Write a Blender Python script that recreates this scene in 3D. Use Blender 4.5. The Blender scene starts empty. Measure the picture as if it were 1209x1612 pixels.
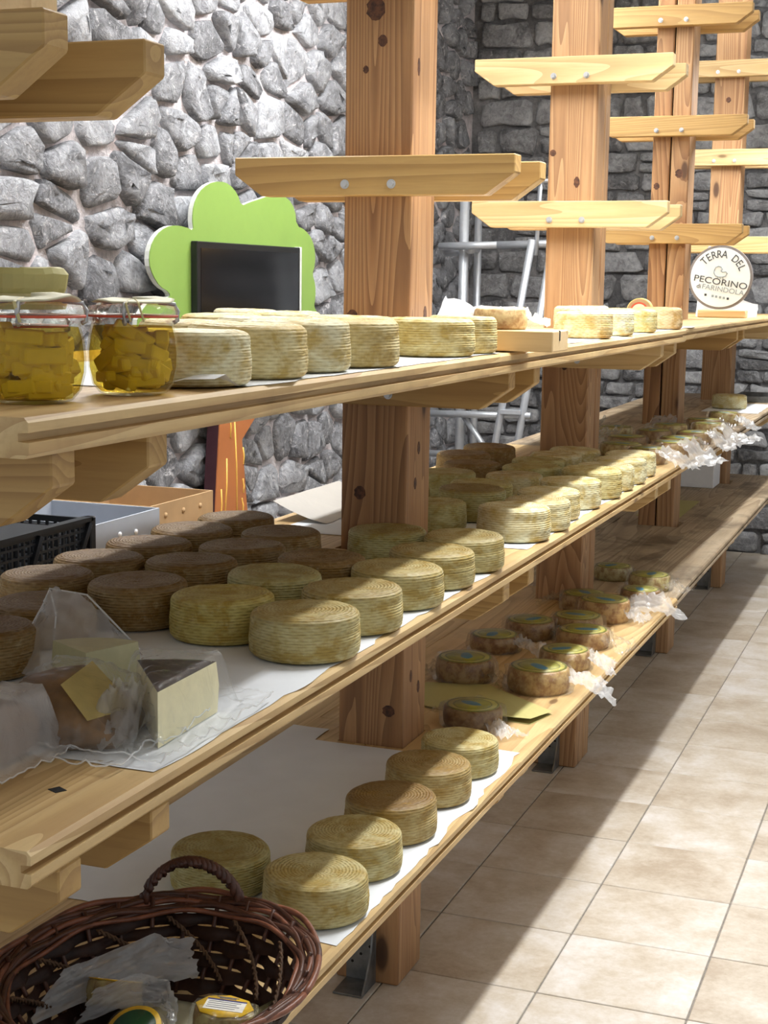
import bpy, bmesh, math, random
from mathutils import Vector, Matrix, noise
random.seed(7)
S = bpy.context.scene
COL = S.collection
R = math.radians

def srgb(r, g, b, a=1.0):
    f = lambda c: (c/255/12.92 if c/255 <= 0.04045 else ((c/255+0.055)/1.055)**2.4)
    return (f(r), f(g), f(b), a)

# ------------------------------------------------------------------ camera
def make_camera():
    yaw, pitch, roll, F = R(20.436), R(8.557), R(0.85), 2396.0
    f0 = Vector((-math.sin(yaw), math.cos(yaw), 0)); r0 = Vector((math.cos(yaw), math.sin(yaw), 0)); u0 = Vector((0, 0, 1))
    fw = f0*math.cos(pitch) - u0*math.sin(pitch)
    up = u0*math.cos(pitch) + f0*math.sin(pitch)
    r = r0*math.cos(roll) + up*math.sin(roll)
    u2 = up*math.cos(roll) - r0*math.sin(roll)
    cam = bpy.data.cameras.new('camera'); o = bpy.data.objects.new('camera', cam); COL.objects.link(o)
    cam.sensor_fit = 'VERTICAL'; cam.sensor_height = 36.0; cam.sensor_width = 27.0
    cam.lens = F/1612*36
    m = Matrix((r, u2, -fw)).transposed().to_4x4(); m.translation = Vector((0, 0, 1.5503))
    o.matrix_world = m
    cam.clip_start = 0.05
    S.camera = o
    return o, fw, r, u2, F
CAM, CFW, CR, CU, CF = make_camera()
def to_px(p):
    v = Vector(p) - Vector((0, 0, 1.5503)); z = v.dot(CFW)
    if z < 0.05: return None
    return 604.5 + CF*v.dot(CR)/z, 806 - CF*v.dot(CU)/z, z

# ------------------------------------------------------------------ world, exposure, lights
W = bpy.data.worlds.new('world'); S.world = W; W.use_nodes = True
W.node_tree.nodes['Background'].inputs[0].default_value = (0.92, 0.96, 1.0, 1)
W.node_tree.nodes['Background'].inputs[1].default_value = 0.50
S.view_settings.view_transform = 'Standard'; S.view_settings.look = 'None'
S.view_settings.gamma = 1.0; S.view_settings.use_curve_mapping = False
S.view_settings.exposure = 0.15
AISLE = dict(x=-0.52, z=2.62, power=[(3.12, 20), (4.16, 19), (7.20, 34)], length=0.8)
BACK = dict(x=-1.95, z=3.12, power=[(3.6, 42), (5.9, 50)], length=1.2)
LIGHT_COL = (0.975, 0.99, 1.0)
UPLIGHT = 0.8

# ------------------------------------------------------------------ helpers
def link(o):
    COL.objects.link(o); return o
def tag(o, label=None, cat=None, group=None, kind=None):
    if label: o['label'] = label
    if cat: o['category'] = cat
    if group: o['group'] = group
    if kind: o['kind'] = kind
    return o
def thing(name, label, cat, loc=(0, 0, 0), rz=0, group=None):
    o = link(bpy.data.objects.new(name, None)); o.location = loc; o.rotation_euler = (0, 0, rz)
    o.empty_display_size = 0.05
    return tag(o, label, cat, group)
def mesh_from(bm, name, smooth=False):
    me = bpy.data.meshes.new(name)
    bm.normal_update(); bm.to_mesh(me); bm.free()
    if smooth:
        me.polygons.foreach_set('use_smooth', [True]*len(me.polygons))
    return me
def put(name, me, mat, parent=None, world=True, loc=None):
    """me is in world coordinates when world=True and gets shifted into the parent's frame"""
    o = link(bpy.data.objects.new(name, me))
    if mat is not None and len(me.materials) == 0: me.materials.append(mat)
    if parent is not None:
        o.parent = parent
        if world and me.users <= 1:
            off = Vector((0, 0, 0)); p = parent
            while p is not None: off += p.location; p = p.parent
            me.transform(Matrix.Translation(-off))
    if loc is not None: o.location = loc
    return o
def single(name, me, mat, loc):
    """a top-level mesh in world coordinates with its origin moved to loc"""
    me.transform(Matrix.Translation(-Vector(loc)))
    o = link(bpy.data.objects.new(name, me)); o.location = loc
    if len(me.materials) == 0: me.materials.append(mat)
    return o
def bm_box(bm, x0, x1, y0, y1, z0, z1):
    vs = [bm.verts.new((x, y, z)) for x in (x0, x1) for y in (y0, y1) for z in (z0, z1)]
    for f in ((0, 1, 3, 2), (4, 6, 7, 5), (0, 4, 5, 1), (2, 3, 7, 6), (0, 2, 6, 4), (1, 5, 7, 3)):
        bm.faces.new([vs[i] for i in f])
    return vs
def box(x0, x1, y0, y1, z0, z1, bev=0.0, seg=1, name='box'):
    bm = bmesh.new(); bm_box(bm, x0, x1, y0, y1, z0, z1)
    if bev: bmesh.ops.bevel(bm, geom=bm.edges[:], offset=bev, segments=seg, affect='EDGES', profile=0.5)
    return mesh_from(bm, name)
def bm_tube(bm, pts, rad, seg=8, caps=True, up=Vector((0, 0, 1))):
    pts = [Vector(p) for p in pts]; rings = []
    n = len(pts)
    for i, p in enumerate(pts):
        t = (pts[min(i+1, n-1)] - pts[max(i-1, 0)]).normalized()
        a = up if abs(t.dot(up)) < 0.95 else Vector((1, 0, 0))
        u = t.cross(a).normalized(); v = t.cross(u)
        r = rad[i] if isinstance(rad, (list, tuple)) else rad
        rings.append([bm.verts.new(p + (u*math.cos(2*math.pi*k/seg) + v*math.sin(2*math.pi*k/seg))*r) for k in range(seg)])
    for a, b in zip(rings, rings[1:]):
        for k in range(seg):
            bm.faces.new((a[k], a[(k+1) % seg], b[(k+1) % seg], b[k]))
    if caps:
        bm.faces.new(rings[0][::-1]); bm.faces.new(rings[-1])
def tube(pts, rad, seg=8, name='tube', smooth=True):
    bm = bmesh.new(); bm_tube(bm, pts, rad, seg); bmesh.ops.recalc_face_normals(bm, faces=bm.faces)
    return mesh_from(bm, name, smooth)
def lathe(prof, seg=32, name='lathe', fn=None, c=(0, 0, 0), cap=True):
    bm = bmesh.new(); rings = []
    for i, (r, z) in enumerate(prof):
        ring = []
        for k in range(seg):
            a = 2*math.pi*k/seg
            rr, zz = (r, z) if fn is None else fn(r, z, a, i)
            ring.append(bm.verts.new((c[0]+rr*math.cos(a), c[1]+rr*math.sin(a), c[2]+zz)))
        rings.append(ring)
    for a, b in zip(rings, rings[1:]):
        for k in range(seg): bm.faces.new((a[k], a[(k+1) % seg], b[(k+1) % seg], b[k]))
    if cap:
        if prof[0][0] > 1e-5: bm.faces.new(rings[0][::-1])
        if prof[-1][0] > 1e-5: bm.faces.new(rings[-1])
    bmesh.ops.remove_doubles(bm, verts=bm.verts[:], dist=1e-6)
    return mesh_from(bm, name, True)
def prism(poly, axis, d0, d1, bev=0.0, name='prism'):
    """poly: 2D outline; axis 'x': poly=(y,z), 'y': (x,z), 'z': (x,y)"""
    def P(a, b, d):
        return {'x': (d, a, b), 'y': (a, d, b), 'z': (a, b, d)}[axis]
    bm = bmesh.new()
    A = [bm.verts.new(P(a, b, d0)) for a, b in poly]; B = [bm.verts.new(P(a, b, d1)) for a, b in poly]
    n = len(poly)
    bm.faces.new(A); bm.faces.new(B[::-1])
    for i in range(n): bm.faces.new((A[i], B[i], B[(i+1) % n], A[(i+1) % n]))
    bmesh.ops.recalc_face_normals(bm, faces=bm.faces)
    if bev: bmesh.ops.bevel(bm, geom=bm.edges[:], offset=bev, segments=1, affect='EDGES')
    return mesh_from(bm, name)
def nz(p, s=1.0, o=0.0):
    return noise.noise(Vector((p[0]*s+o, p[1]*s+o*1.7, p[2]*s-o*0.6)))

# ------------------------------------------------------------------ materials
class NT:
    def __init__(self, name):
        self.m = bpy.data.materials.new(name); self.m.use_nodes = True
        self.t = self.m.node_tree; self.n = self.t.nodes; self.l = self.t.links
        self.b = self.n['Principled BSDF']; self.out = self.n['Material Output']
    def add(self, typ, **kw):
        n = self.n.new(typ)
        for k, v in kw.items():
            if k.startswith('i_'):
                key = k[2:]; key = int(key) if key.isdigit() else key.replace('_', ' ')
                n.inputs[key].default_value = v
            else: setattr(n, k, v)
        return n
    def link(self, a, b): self.l.new(a, b)
    def ramp(self, fac, stops):
        r = self.add('ShaderNodeValToRGB'); e = r.color_ramp.elements
        while len(e) < len(stops): e.new(0.5)
        for el, (p, c) in zip(e, stops): el.position = p; el.color = c if len(c) == 4 else (*c, 1)
        self.link(fac, r.inputs[0]); return r.outputs[0]
    def mix(self, fac, a, b, mode='MIX'):
        m = self.add('ShaderNodeMix', data_type='RGBA', blend_type=mode)
        for s, v in ((m.inputs[0], fac), (m.inputs[6], a), (m.inputs[7], b)):
            if isinstance(v, (int, float, tuple)): s.default_value = v
            else: self.link(v, s)
        return m.outputs[2]
    def math(self, op, a, b=0.0, clamp=False):
        m = self.add('ShaderNodeMath', operation=op, use_clamp=clamp)
        for s, v in ((m.inputs[0], a), (m.inputs[1], b)):
            if isinstance(v, (int, float)): s.default_value = v
            else: self.link(v, s)
        return m.outputs[0]
    def coords(self, rnd=8.0, scale=(1, 1, 1), kind='Object'):
        tc = self.add('ShaderNodeTexCoord'); mp = self.add('ShaderNodeMapping'); mp.inputs['Scale'].default_value = scale
        src = tc.outputs[kind]
        if rnd:
            oi = self.add('ShaderNodeObjectInfo'); self.oi = oi
            k = self.math('MULTIPLY', oi.outputs['Random'], rnd)
            va = self.add('ShaderNodeVectorMath', operation='ADD'); self.link(src, va.inputs[0]); self.link(k, va.inputs[1]); src = va.outputs[0]
        self.link(src, mp.inputs['Vector']); return mp.outputs[0]
    def noise(self, vec, scale, detail=4, rough=0.55, dist=0.0):
        n = self.add('ShaderNodeTexNoise'); n.inputs['Scale'].default_value = scale; n.inputs['Detail'].default_value = detail
        n.inputs['Roughness'].default_value = rough; n.inputs['Distortion'].default_value = dist
        self.link(vec, n.inputs['Vector']); return n.outputs['Fac']
    def bump(self, h, strength=0.3, dist=0.01, prev=None):
        b = self.add('ShaderNodeBump'); b.inputs['Strength'].default_value = strength; b.inputs['Distance'].default_value = dist
        self.link(h, b.inputs['Height'])
        if prev is not None: self.link(prev, b.inputs['Normal'])
        self.link(b.outputs[0], self.b.inputs['Normal']); return b.outputs[0]
    def base(self, c):
        if isinstance(c, tuple): self.b.inputs['Base Color'].default_value = c
        else: self.link(c, self.b.inputs['Base Color'])
    def rough(self, v):
        if isinstance(v, (int, float)): self.b.inputs['Roughness'].default_value = v
        else: self.link(v, self.b.inputs['Roughness'])

def plain(name, col, rough=0.5, metal=0.0, noisy=0.12, scale=30):
    t = NT(name); v = t.coords(5)
    f = t.noise(v, scale, 4)
    d = tuple(c*(1-noisy) for c in col[:3]) + (1,); l = tuple(min(1, c*(1+noisy)) for c in col[:3]) + (1,)
    t.base(t.ramp(f, [(0.3, d), (0.7, l)])); t.rough(rough); t.b.inputs['Metallic'].default_value = metal
    return t.m

def wood(name, light, mid, dark, axis, ring=14.0, knots=0.5, rough=0.55, bump=0.15, stain=0.0):
    """grain runs along `axis` (0,1,2) in object space"""
    t = NT(name)
    sc = [1.0, 1.0, 1.0]; sc[axis] = 0.055
    v = t.coords(6.0, tuple(sc))
    nb = t.noise(v, 9.0, 3, 0.5, 0.3)                      # slow tone, stretched
    # growth rings: bands of a distorted field
    fld = t.noise(v, 6.5, 1.5, 0.4, 0.25)
    rg = t.math('FRACT', t.math('MULTIPLY', fld, ring))
    rgs = t.math('SMOOTH_MIN', rg, 0.9)
    fine = t.noise(v, 130.0, 3, 0.6)
    col = t.ramp(rgs, [(0.0, light), (0.55, mid), (0.86, dark), (0.98, light)])
    col = t.mix(0.45, col, t.ramp(nb, [(0.3, light), (0.7, mid)]))
    col = t.mix(t.math('MULTIPLY', t.math('SUBTRACT', fine, 0.45, True), 0.9), col, dark)
    if knots:
        k = [7.0, 7.0, 7.0]; k[axis] = 2.6
        kv = t.coords(11.0, tuple(k))
        vo = t.add('ShaderNodeTexVoronoi'); vo.inputs['Scale'].default_value = 1.0; vo.inputs['Randomness'].default_value = 1.0
        t.link(kv, vo.inputs['Vector'])
        kd = vo.outputs['Distance']
        kn = t.ramp(kd, [(0.0, (1, 1, 1)), (0.075*knots*2, (0.9, 0.9, 0.9)), (0.11*knots*2, (0.25, 0.25, 0.25)), (0.2*knots*2, (0, 0, 0))])
        col = t.mix(kn, col, tuple(c*0.42 for c in dark[:3]) + (1,))
    if stain:
        sv = t.coords(3.0, (1, 1, 1))
        s1 = t.noise(sv, 3.2, 5, 0.65, 0.6)
        ss = t.math('MULTIPLY', t.ramp(s1, [(0.48, (0, 0, 0)), (0.66, (1, 1, 1))]), stain)
        col = t.mix(ss, col, tuple(c*0.30 for c in dark[:3]) + (1,))
    t.base(col); t.rough(rough)
    t.bump(t.math('ADD', t.math('MULTIPLY', rgs, 0.5), fine), bump, 0.002)
    return t.m

PINE_L, PINE_M, PINE_D = srgb(212, 188, 142), srgb(197, 167, 114), srgb(166, 130, 80)
LARCH_L, LARCH_M, LARCH_D = srgb(190, 154, 112), srgb(162, 120, 80), srgb(114, 76, 48)
M = {}
M['post'] = wood('larch_post', LARCH_L, LARCH_M, LARCH_D, 2, 36, 0.55, 0.6, 0.25)
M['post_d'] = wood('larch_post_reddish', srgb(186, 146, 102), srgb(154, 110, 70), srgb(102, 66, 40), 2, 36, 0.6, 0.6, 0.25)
M['bracket'] = wood('pine_bracket', PINE_L, PINE_M, PINE_D, 0, 24, 0.4, 0.5, 0.12)
M['bracket_d'] = wood('darker_pine_bracket', srgb(192, 158, 100), srgb(174, 138, 80), srgb(142, 104, 56), 0, 24, 0.4, 0.5, 0.12)  # darker bracket tone, used on some of the posts only
M['plank'] = wood('pine_plank', srgb(216, 188, 138), srgb(200, 168, 114), srgb(164, 124, 76), 1, 22, 0.35, 0.5, 0.15, stain=0.28)
M['plank_worn'] = wood('worn_plank', srgb(196, 178, 150), srgb(176, 154, 124), srgb(128, 104, 78), 1, 20, 0.35, 0.6, 0.2, stain=0.7)
M['block'] = wood('pale_wood', srgb(232, 205, 160), srgb(222, 190, 138), srgb(190, 150, 98), 0, 10, 0.0, 0.55, 0.1)

def stone_mat(name, dark, mid, light, lime, limeamt):
    t = NT(name); v = t.coords(30.0)
    a = t.noise(v, 7.0, 6, 0.65, 0.4); b = t.noise(v, 28.0, 6, 0.7, 1.2)
    f = t.math('ADD', t.math('MULTIPLY', a, 0.6), t.math('MULTIPLY', b, 0.45))
    f = t.math('ADD', f, t.math('MULTIPLY', t.math('SUBTRACT', t.oi.outputs['Random'], 0.5), 0.22))
    col = t.ramp(f, [(0.36, dark), (0.52, mid), (0.68, light)])
    w = t.noise(v, 16.0, 7, 0.75, 2.0)
    col = t.mix(t.math('MULTIPLY', t.ramp(w, [(0.56, (0, 0, 0)), (0.68, (1, 1, 1))]), limeamt), col, lime)
    t.base(col); t.rough(0.85)
    t.bump(t.math('ADD', t.math('MULTIPLY', a, 2.0), b), 0.85, 0.02)
    return t.m
M['stone_l'] = stone_mat('grey_rubble', srgb(88, 88, 91), srgb(140, 141, 145), srgb(180, 182, 187), srgb(222, 219, 221), 0.85)
M['stone_f'] = stone_mat('dark_rubble', srgb(92, 92, 94), srgb(142, 142, 144), srgb(184, 185, 187), srgb(206, 206, 206), 0.5)
def mortar_mat(name, a, b, c):
    t = NT(name); v = t.coords(0)
    n1 = t.noise(v, 5.0, 6, 0.65); n2 = t.noise(v, 45.0, 6, 0.7)
    col = t.ramp(n1, [(0.35, a), (0.52, b), (0.66, c)])
    t.base(t.mix(t.math('MULTIPLY', t.math('SUBTRACT', n2, 0.5, True), 2.5, True), col, tuple(x*0.45 for x in a[:3]) + (1,))); t.rough(0.95)
    t.bump(t.math('ADD', n1, t.math('MULTIPLY', n2, 0.7)), 0.9, 0.03)
    return t.m
M['mortar_l'] = mortar_mat('pale_pinkish_mortar', srgb(188, 181, 184), srgb(218, 211, 213), srgb(226, 211, 212))
M['mortar_f'] = mortar_mat('dark_mortar', srgb(92, 92, 94), srgb(122, 121, 122), srgb(150, 148, 148))

def tile_mat():
    t = NT('beige_tile'); v = t.coords(40.0)
    a = t.noise(v, 6.0, 5, 0.6, 0.3); b = t.noise(v, 60.0, 5, 0.7)
    f = t.math('ADD', t.math('MULTIPLY', a, 0.75), t.math('MULTIPLY', b, 0.3))
    f = t.math('ADD', f, t.math('MULTIPLY', t.math('SUBTRACT', t.oi.outputs['Random'], 0.5), 0.10))
    col = t.ramp(f, [(0.36, srgb(164, 148, 128)), (0.5, srgb(184, 172, 155)), (0.62, srgb(198, 190, 180)), (0.72, srgb(208, 203, 198))])
    t.base(col); t.rough(0.42); t.bump(b, 0.12, 0.003)
    return t.m
M['tile'] = tile_mat()
M['grout'] = plain('grout', srgb(128, 122, 114), 0.9, 0, 0.25, 60)

def cheese_mat():
    """side colour = object colour, its alpha = how dark the top crust is"""
    t = NT('cheese_rind'); v = t.coords(20.0)
    oc = t.oi.outputs['Color']
    m1 = t.noise(v, 2.2, 5, 0.6, 0.5); m2 = t.noise(v, 14.0, 4, 0.6); m3 = t.noise(v, 5.0, 4, 0.7)
    brown = t.mix(1.0, oc, srgb(218, 198, 148), 'MULTIPLY')
    pale = t.mix(0.40, oc, srgb(232, 222, 182))
    col = t.mix(t.ramp(m1, [(0.38, (0, 0, 0)), (0.62, (1, 1, 1))]), brown, oc)
    col = t.mix(t.math('MULTIPLY', t.math('SUBTRACT', m3, 0.52, True), 3.0, True), col, pale)
    col = t.mix(t.math('MULTIPLY', t.math('SUBTRACT', m2, 0.55, True), 1.2, True), col, brown)
    tc = t.add('ShaderNodeTexCoord'); sep = t.add('ShaderNodeSeparateXYZ'); t.link(tc.outputs['Object'], sep.inputs[0])
    z = t.math('ADD', sep.outputs[2], t.math('MULTIPLY', t.math('SUBTRACT', m1, 0.5), 0.35))
    top = t.ramp(z, [(0.84, (0, 0, 0)), (0.97, (1, 1, 1))])
    # basket-weave marks: rows round the side, rings on the top, broken up by the weave
    X, Y = sep.outputs[0], sep.outputs[1]
    ang = t.math('ARCTAN2', Y, X); rad = t.math('SQRT', t.math('ADD', t.math('MULTIPLY', X, X), t.math('MULTIPLY', Y, Y)))
    wob = t.math('MULTIPLY', t.math('SUBTRACT', m3, 0.5), 0.03)
    def rows(val, n, k):
        q = t.math('MULTIPLY', t.math('ADD', val, wob), n)
        r_ = t.math('MULTIPLY', t.math('SINE', t.math('MULTIPLY', q, 6.2832)), 0.5)
        br = t.math('SINE', t.math('ADD', t.math('MULTIPLY', ang, k), t.math('MULTIPLY', t.math('FLOOR', q), 3.1416)))
        return t.math('MULTIPLY', t.math('ADD', r_, 0.5), t.math('ADD', t.math('MULTIPLY', br, 0.35), 0.65))
    side_rows = rows(sep.outputs[2], 15.0, 24.0); top_rows = rows(rad, 15.0, 30.0)
    is_top = t.ramp(sep.outputs[2], [(0.93, (0, 0, 0)), (0.975, (1, 1, 1))])
    weave = t.mix(is_top, side_rows, top_rows)
    col = t.mix(t.math('MULTIPLY', weave, t.math('ADD', 0.22, t.math('MULTIPLY', m1, 0.35))), col, t.mix(1.0, col, srgb(168, 150, 108), 'MULTIPLY'))
    crust = t.mix(1.0, col, srgb(158, 130, 98), 'MULTIPLY')
    col = t.mix(t.math('MULTIPLY', top, t.math('SUBTRACT', 1.0, t.oi.outputs['Alpha'])), col, crust)
    t.base(col); t.rough(0.52)
    t.b.inputs['Specular IOR Level'].default_value = 0.35
    t.bump(t.math('SUBTRACT', t.math('MULTIPLY', t.math('ADD', m2, m3), 0.35), t.math('MULTIPLY', weave, 0.8)), 0.75, 0.0022)
    return t.m
M['cheese'] = cheese_mat()
def paper_mat(name, col, rough=0.6):
    t = NT(name); v = t.coords(3.0)
    n = t.noise(v, 9.0, 4, 0.5, 0.4)
    t.base(t.ramp(n, [(0.3, tuple(c*0.93 for c in col[:3]) + (1,)), (0.7, col)])); t.rough(rough); t.bump(n, 0.25, 0.008)
    return t.m
M['paper'] = paper_mat('white_paper', srgb(226, 230, 234))
M['paper_grey'] = paper_mat('greyish_paper', srgb(196, 190, 180))
M['paper_olive'] = paper_mat('olive_paper', srgb(184, 176, 112))
M['paper_cream'] = paper_mat('cream_paper', srgb(226, 222, 190))

def film_mat(name, clear=0.72, tint=(0.985, 0.99, 0.99), gloss=0.12, milky=0.10):
    t = NT(name); n, l = t.n, t.l
    n.remove(t.b)
    tr = t.add('ShaderNodeBsdfTransparent'); tr.inputs[0].default_value = (*tint, 1)
    gl = t.add('ShaderNodeBsdfGlossy'); gl.inputs['Roughness'].default_value = gloss; gl.inputs[0].default_value = (1, 1, 1, 1)
    df = t.add('ShaderNodeBsdfDiffuse'); df.inputs[0].default_value = (0.94, 0.95, 0.96, 1)
    tl = t.add('ShaderNodeBsdfTranslucent'); tl.inputs[0].default_value = (0.94, 0.95, 0.96, 1)
    a = t.add('ShaderNodeAddShader')
    mm = t.add('ShaderNodeMixShader'); mm.inputs[0].default_value = 0.5; l.new(df.outputs[0], mm.inputs[1]); l.new(tl.outputs[0], mm.inputs[2])
    m1 = t.add('ShaderNodeMixShader'); m1.inputs[0].default_value = milky; l.new(tr.outputs[0], m1.inputs[1]); l.new(mm.outputs[0], m1.inputs[2])
    lw = t.add('ShaderNodeLayerWeight'); lw.inputs['Blend'].default_value = 0.15
    f = t.math('ADD', t.math('MULTIPLY', lw.outputs['Fresnel'], 0.40), 0.02, True)
    m2 = t.add('ShaderNodeMixShader'); l.new(f, m2.inputs[0]); l.new(m1.outputs[0], m2.inputs[1]); l.new(gl.outputs[0], m2.inputs[2])
    v = t.coords(9.0); nn = t.noise(v, 26.0, 5, 0.6, 1.2)
    b = t.add('ShaderNodeBump'); b.inputs['Strength'].default_value = 0.55; b.inputs['Distance'].default_value = 0.012; l.new(nn, b.inputs['Height'])
    l.new(b.outputs[0], gl.inputs['Normal']); l.new(b.outputs[0], lw.inputs['Normal']); l.new(b.outputs[0], df.inputs['Normal'])
    l.new(m2.outputs[0], t.out.inputs['Surface'])
    return t.m
M['film'] = film_mat('clear_film', milky=0.035)
M['film_milky'] = film_mat('milky_film', milky=0.38, gloss=0.2)
M['film_edge'] = film_mat('film_edge', milky=0.65, gloss=0.15)
M['glass'] = film_mat('jar_glass', tint=(0.97, 0.99, 0.96), gloss=0.02, milky=0.015)
def oil_mat():
    t = NT('olive_oil'); t.n.remove(t.b)
    tr = t.add('ShaderNodeBsdfTransparent'); tr.inputs[0].default_value = (0.82, 0.70, 0.26, 1)
    gl = t.add('ShaderNodeBsdfDiffuse'); gl.inputs[0].default_value = srgb(112, 92, 16)
    m = t.add('ShaderNodeMixShader'); m.inputs[0].default_value = 0.07
    t.link(tr.outputs[0], m.inputs[1]); t.link(gl.outputs[0], m.inputs[2]); t.link(m.outputs[0], t.out.inputs['Surface'])
    return t.m
M['oil'] = oil_mat()
M['stick'] = plain('cheese_stick', srgb(242, 224, 110), 0.4, 0, 0.1, 60)
M['rubber'] = plain('red_rubber', srgb(206, 84, 58), 0.5)
M['steel'] = plain('steel', srgb(190, 192, 194), 0.30, 0.45, 0.05)
M['galv'] = plain('galvanised_steel', srgb(128, 130, 130), 0.45, 0.85, 0.3, 25)
M['alu'] = plain('aluminium', srgb(188, 192, 198), 0.38, 0.55, 0.06)
M['hole'] = plain('dark_hole', srgb(16, 15, 14), 0.9)
M['green'] = plain('green_board', srgb(130, 162, 78), 0.45, 0, 0.05, 6)
M['edge'] = plain('board_edge', srgb(206, 208, 204), 0.6)
M['orange'] = plain('orange_trunk', srgb(176, 108, 62), 0.45, 0, 0.08, 8)
M['plum'] = plain('plum_side', srgb(58, 24, 34), 0.55)
M['yellowline'] = plain('yellow_line', srgb(240, 196, 96), 0.5)
M['black'] = plain('black_plastic', srgb(20, 22, 24), 0.35, 0, 0.2)
t_ = NT('screen'); t_.base(srgb(14, 15, 18)); t_.rough(0.12); M['screen'] = t_.m
M['crate'] = plain('crate_plastic', srgb(16, 20, 26), 0.4, 0, 0.25)
M['card'] = plain('cardboard', srgb(178, 146, 106), 0.85, 0, 0.08, 12)
M['card_grey'] = plain('grey_card', srgb(168, 174, 184), 0.7, 0, 0.05, 12)
M['white'] = plain('white_card', srgb(238, 238, 240), 0.6, 0, 0.03)
M['wicker'] = plain('dark_wicker', srgb(84, 50, 36), 0.45, 0, 0.45, 40)
M['wicker_l'] = plain('reddish_wicker', srgb(126, 76, 54), 0.42, 0, 0.4, 40)
M['strip'] = plain('wicker_strip', srgb(66, 42, 34), 0.5, 0, 0.4, 30)
M['twine'] = plain('twine', srgb(92, 66, 44), 0.7, 0, 0.4, 80)
M['raffia'] = plain('raffia', srgb(196, 184, 130), 0.6, 0, 0.2, 60)
M['label_y'] = plain('yellow_label', srgb(240, 194, 40), 0.45, 0, 0.06)
M['label_w'] = plain('white_label', srgb(240, 238, 230), 0.5, 0, 0.02)
M['label_navy'] = plain('navy_print', srgb(48, 48, 120), 0.5)
M['label_grey'] = plain('grey_print', srgb(120, 118, 130), 0.5)
M['label_green'] = plain('green_label', srgb(20, 76, 44), 0.35)
M['print'] = plain('dark_print', srgb(66, 72, 78), 0.5)
M['print_l'] = plain('pale_print', srgb(150, 164, 172), 0.5)
M['sign'] = plain('sign_white', srgb(236, 244, 247), 0.4, 0, 0.02)
M['sign_rim'] = plain('sign_rim', srgb(130, 124, 122), 0.5)
M['ceiling'] = plain('ceiling_plaster', srgb(236, 234, 230), 0.9, 0, 0.02, 4)
M['lampbody'] = plain('lamp_body', srgb(230, 230, 228), 0.5)
t_ = NT('lamp_tube'); t_.base((1, 1, 1, 1)); t_.b.inputs['Emission Color'].default_value = (*LIGHT_COL, 1); t_.b.inputs['Emission Strength'].default_value = 6.0; M['tube'] = t_.m
M['paste'] = plain('cheese_paste', srgb(234, 214, 136), 0.42, 0, 0.08, 40)
M['paste_grey'] = plain('greenish_paste', srgb(178, 172, 130), 0.45, 0, 0.08, 40)
M['paste_pale'] = plain('pale_paste', srgb(234, 224, 182), 0.5, 0, 0.06, 50)
M['rind_brown'] = plain('brown_rind', srgb(124, 92, 56), 0.5, 0, 0.3, 40)
M['rind_black'] = plain('peppered_rind', srgb(58, 44, 34), 0.7, 0, 0.75, 220)
def disc_label_mat():
    t = NT('printed_cheese_label')
    tc = t.add('ShaderNodeTexCoord'); sep = t.add('ShaderNodeSeparateXYZ'); t.link(tc.outputs['Object'], sep.inputs[0])
    v = t.coords(7.0)
    x, y = sep.outputs[0], sep.outputs[1]
    r = t.math('SQRT', t.math('ADD', t.math('MULTIPLY', x, x), t.math('MULTIPLY', y, y)))
    n = t.noise(v, 40.0, 4, 0.6)
    rr = t.math('ADD', r, t.math('MULTIPLY', t.math('SUBTRACT', n, 0.5), 0.010))
    G, D, Y = srgb(150, 146, 52), srgb(84, 88, 34), srgb(182, 172, 84)
    col = t.ramp(t.math('MULTIPLY', rr, 14.0), [(0.0, Y), (0.42, G), (0.60, G), (0.64, D), (0.68, Y), (0.80, Y), (0.84, D), (0.9, G)])
    bx = t.math('MULTIPLY', t.math('SUBTRACT', x, 0.008), 1.0); by = t.math('MULTIPLY', t.math('ADD', y, 0.004), 2.1)
    rb = t.math('ADD', t.math('SQRT', t.math('ADD', t.math('MULTIPLY', bx, bx), t.math('MULTIPLY', by, by))), t.math('MULTIPLY', t.math('SUBTRACT', n, 0.5), 0.02))
    bl = t.ramp(t.math('MULTIPLY', rb, 10.0), [(0.0, (1, 1, 1)), (0.27, (1, 1, 1)), (0.33, (0, 0, 0))])
    t.base(t.mix(bl, col, srgb(56, 124, 150))); t.rough(0.4)
    return t.m
M['disc_label'] = disc_label_mat()

# ------------------------------------------------------------------ room
T = 0.333
floor = put('floor', box(-3.0, 2.6, -1.5, 9.3, -0.10, -0.004), M['grout']); tag(floor, 'beige ceramic tiled floor of the aisle', 'floor', kind='structure')
tile_me = box(-T/2+0.002, T/2-0.002, -T/2+0.002, T/2-0.002, -0.010, 0.0, 0.0015, name='tile'); tile_me.materials.append(M['tile'])
TX0, TY0 = -0.7796, 4.4343
for i in range(-7, 5):
    for j in range(-9, 15):
        x, y = TX0 + (i+0.5)*T, TY0 + (j+0.5)*T
        if x < -2.85 or y > 9.25: continue
        o = put('tile', tile_me, None, floor, world=False, loc=(x, y, random.uniform(-0.0006, 0.0004)))
        if (i+j) % 2: o.rotation_euler.z = math.pi
# tiles beyond the built area: one plain slab under the same colour
back = put('tile', box(-3.0, 2.6, -1.5, TY0-9*T-0.003, -0.02, 0.0), M['tile'], floor); tag(back, kind='stuff')
back = put('tile', box(TX0+5*T+0.003, 2.6, TY0-9*T, 9.3, -0.02, 0.0), M['tile'], floor); tag(back, kind='stuff')

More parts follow.
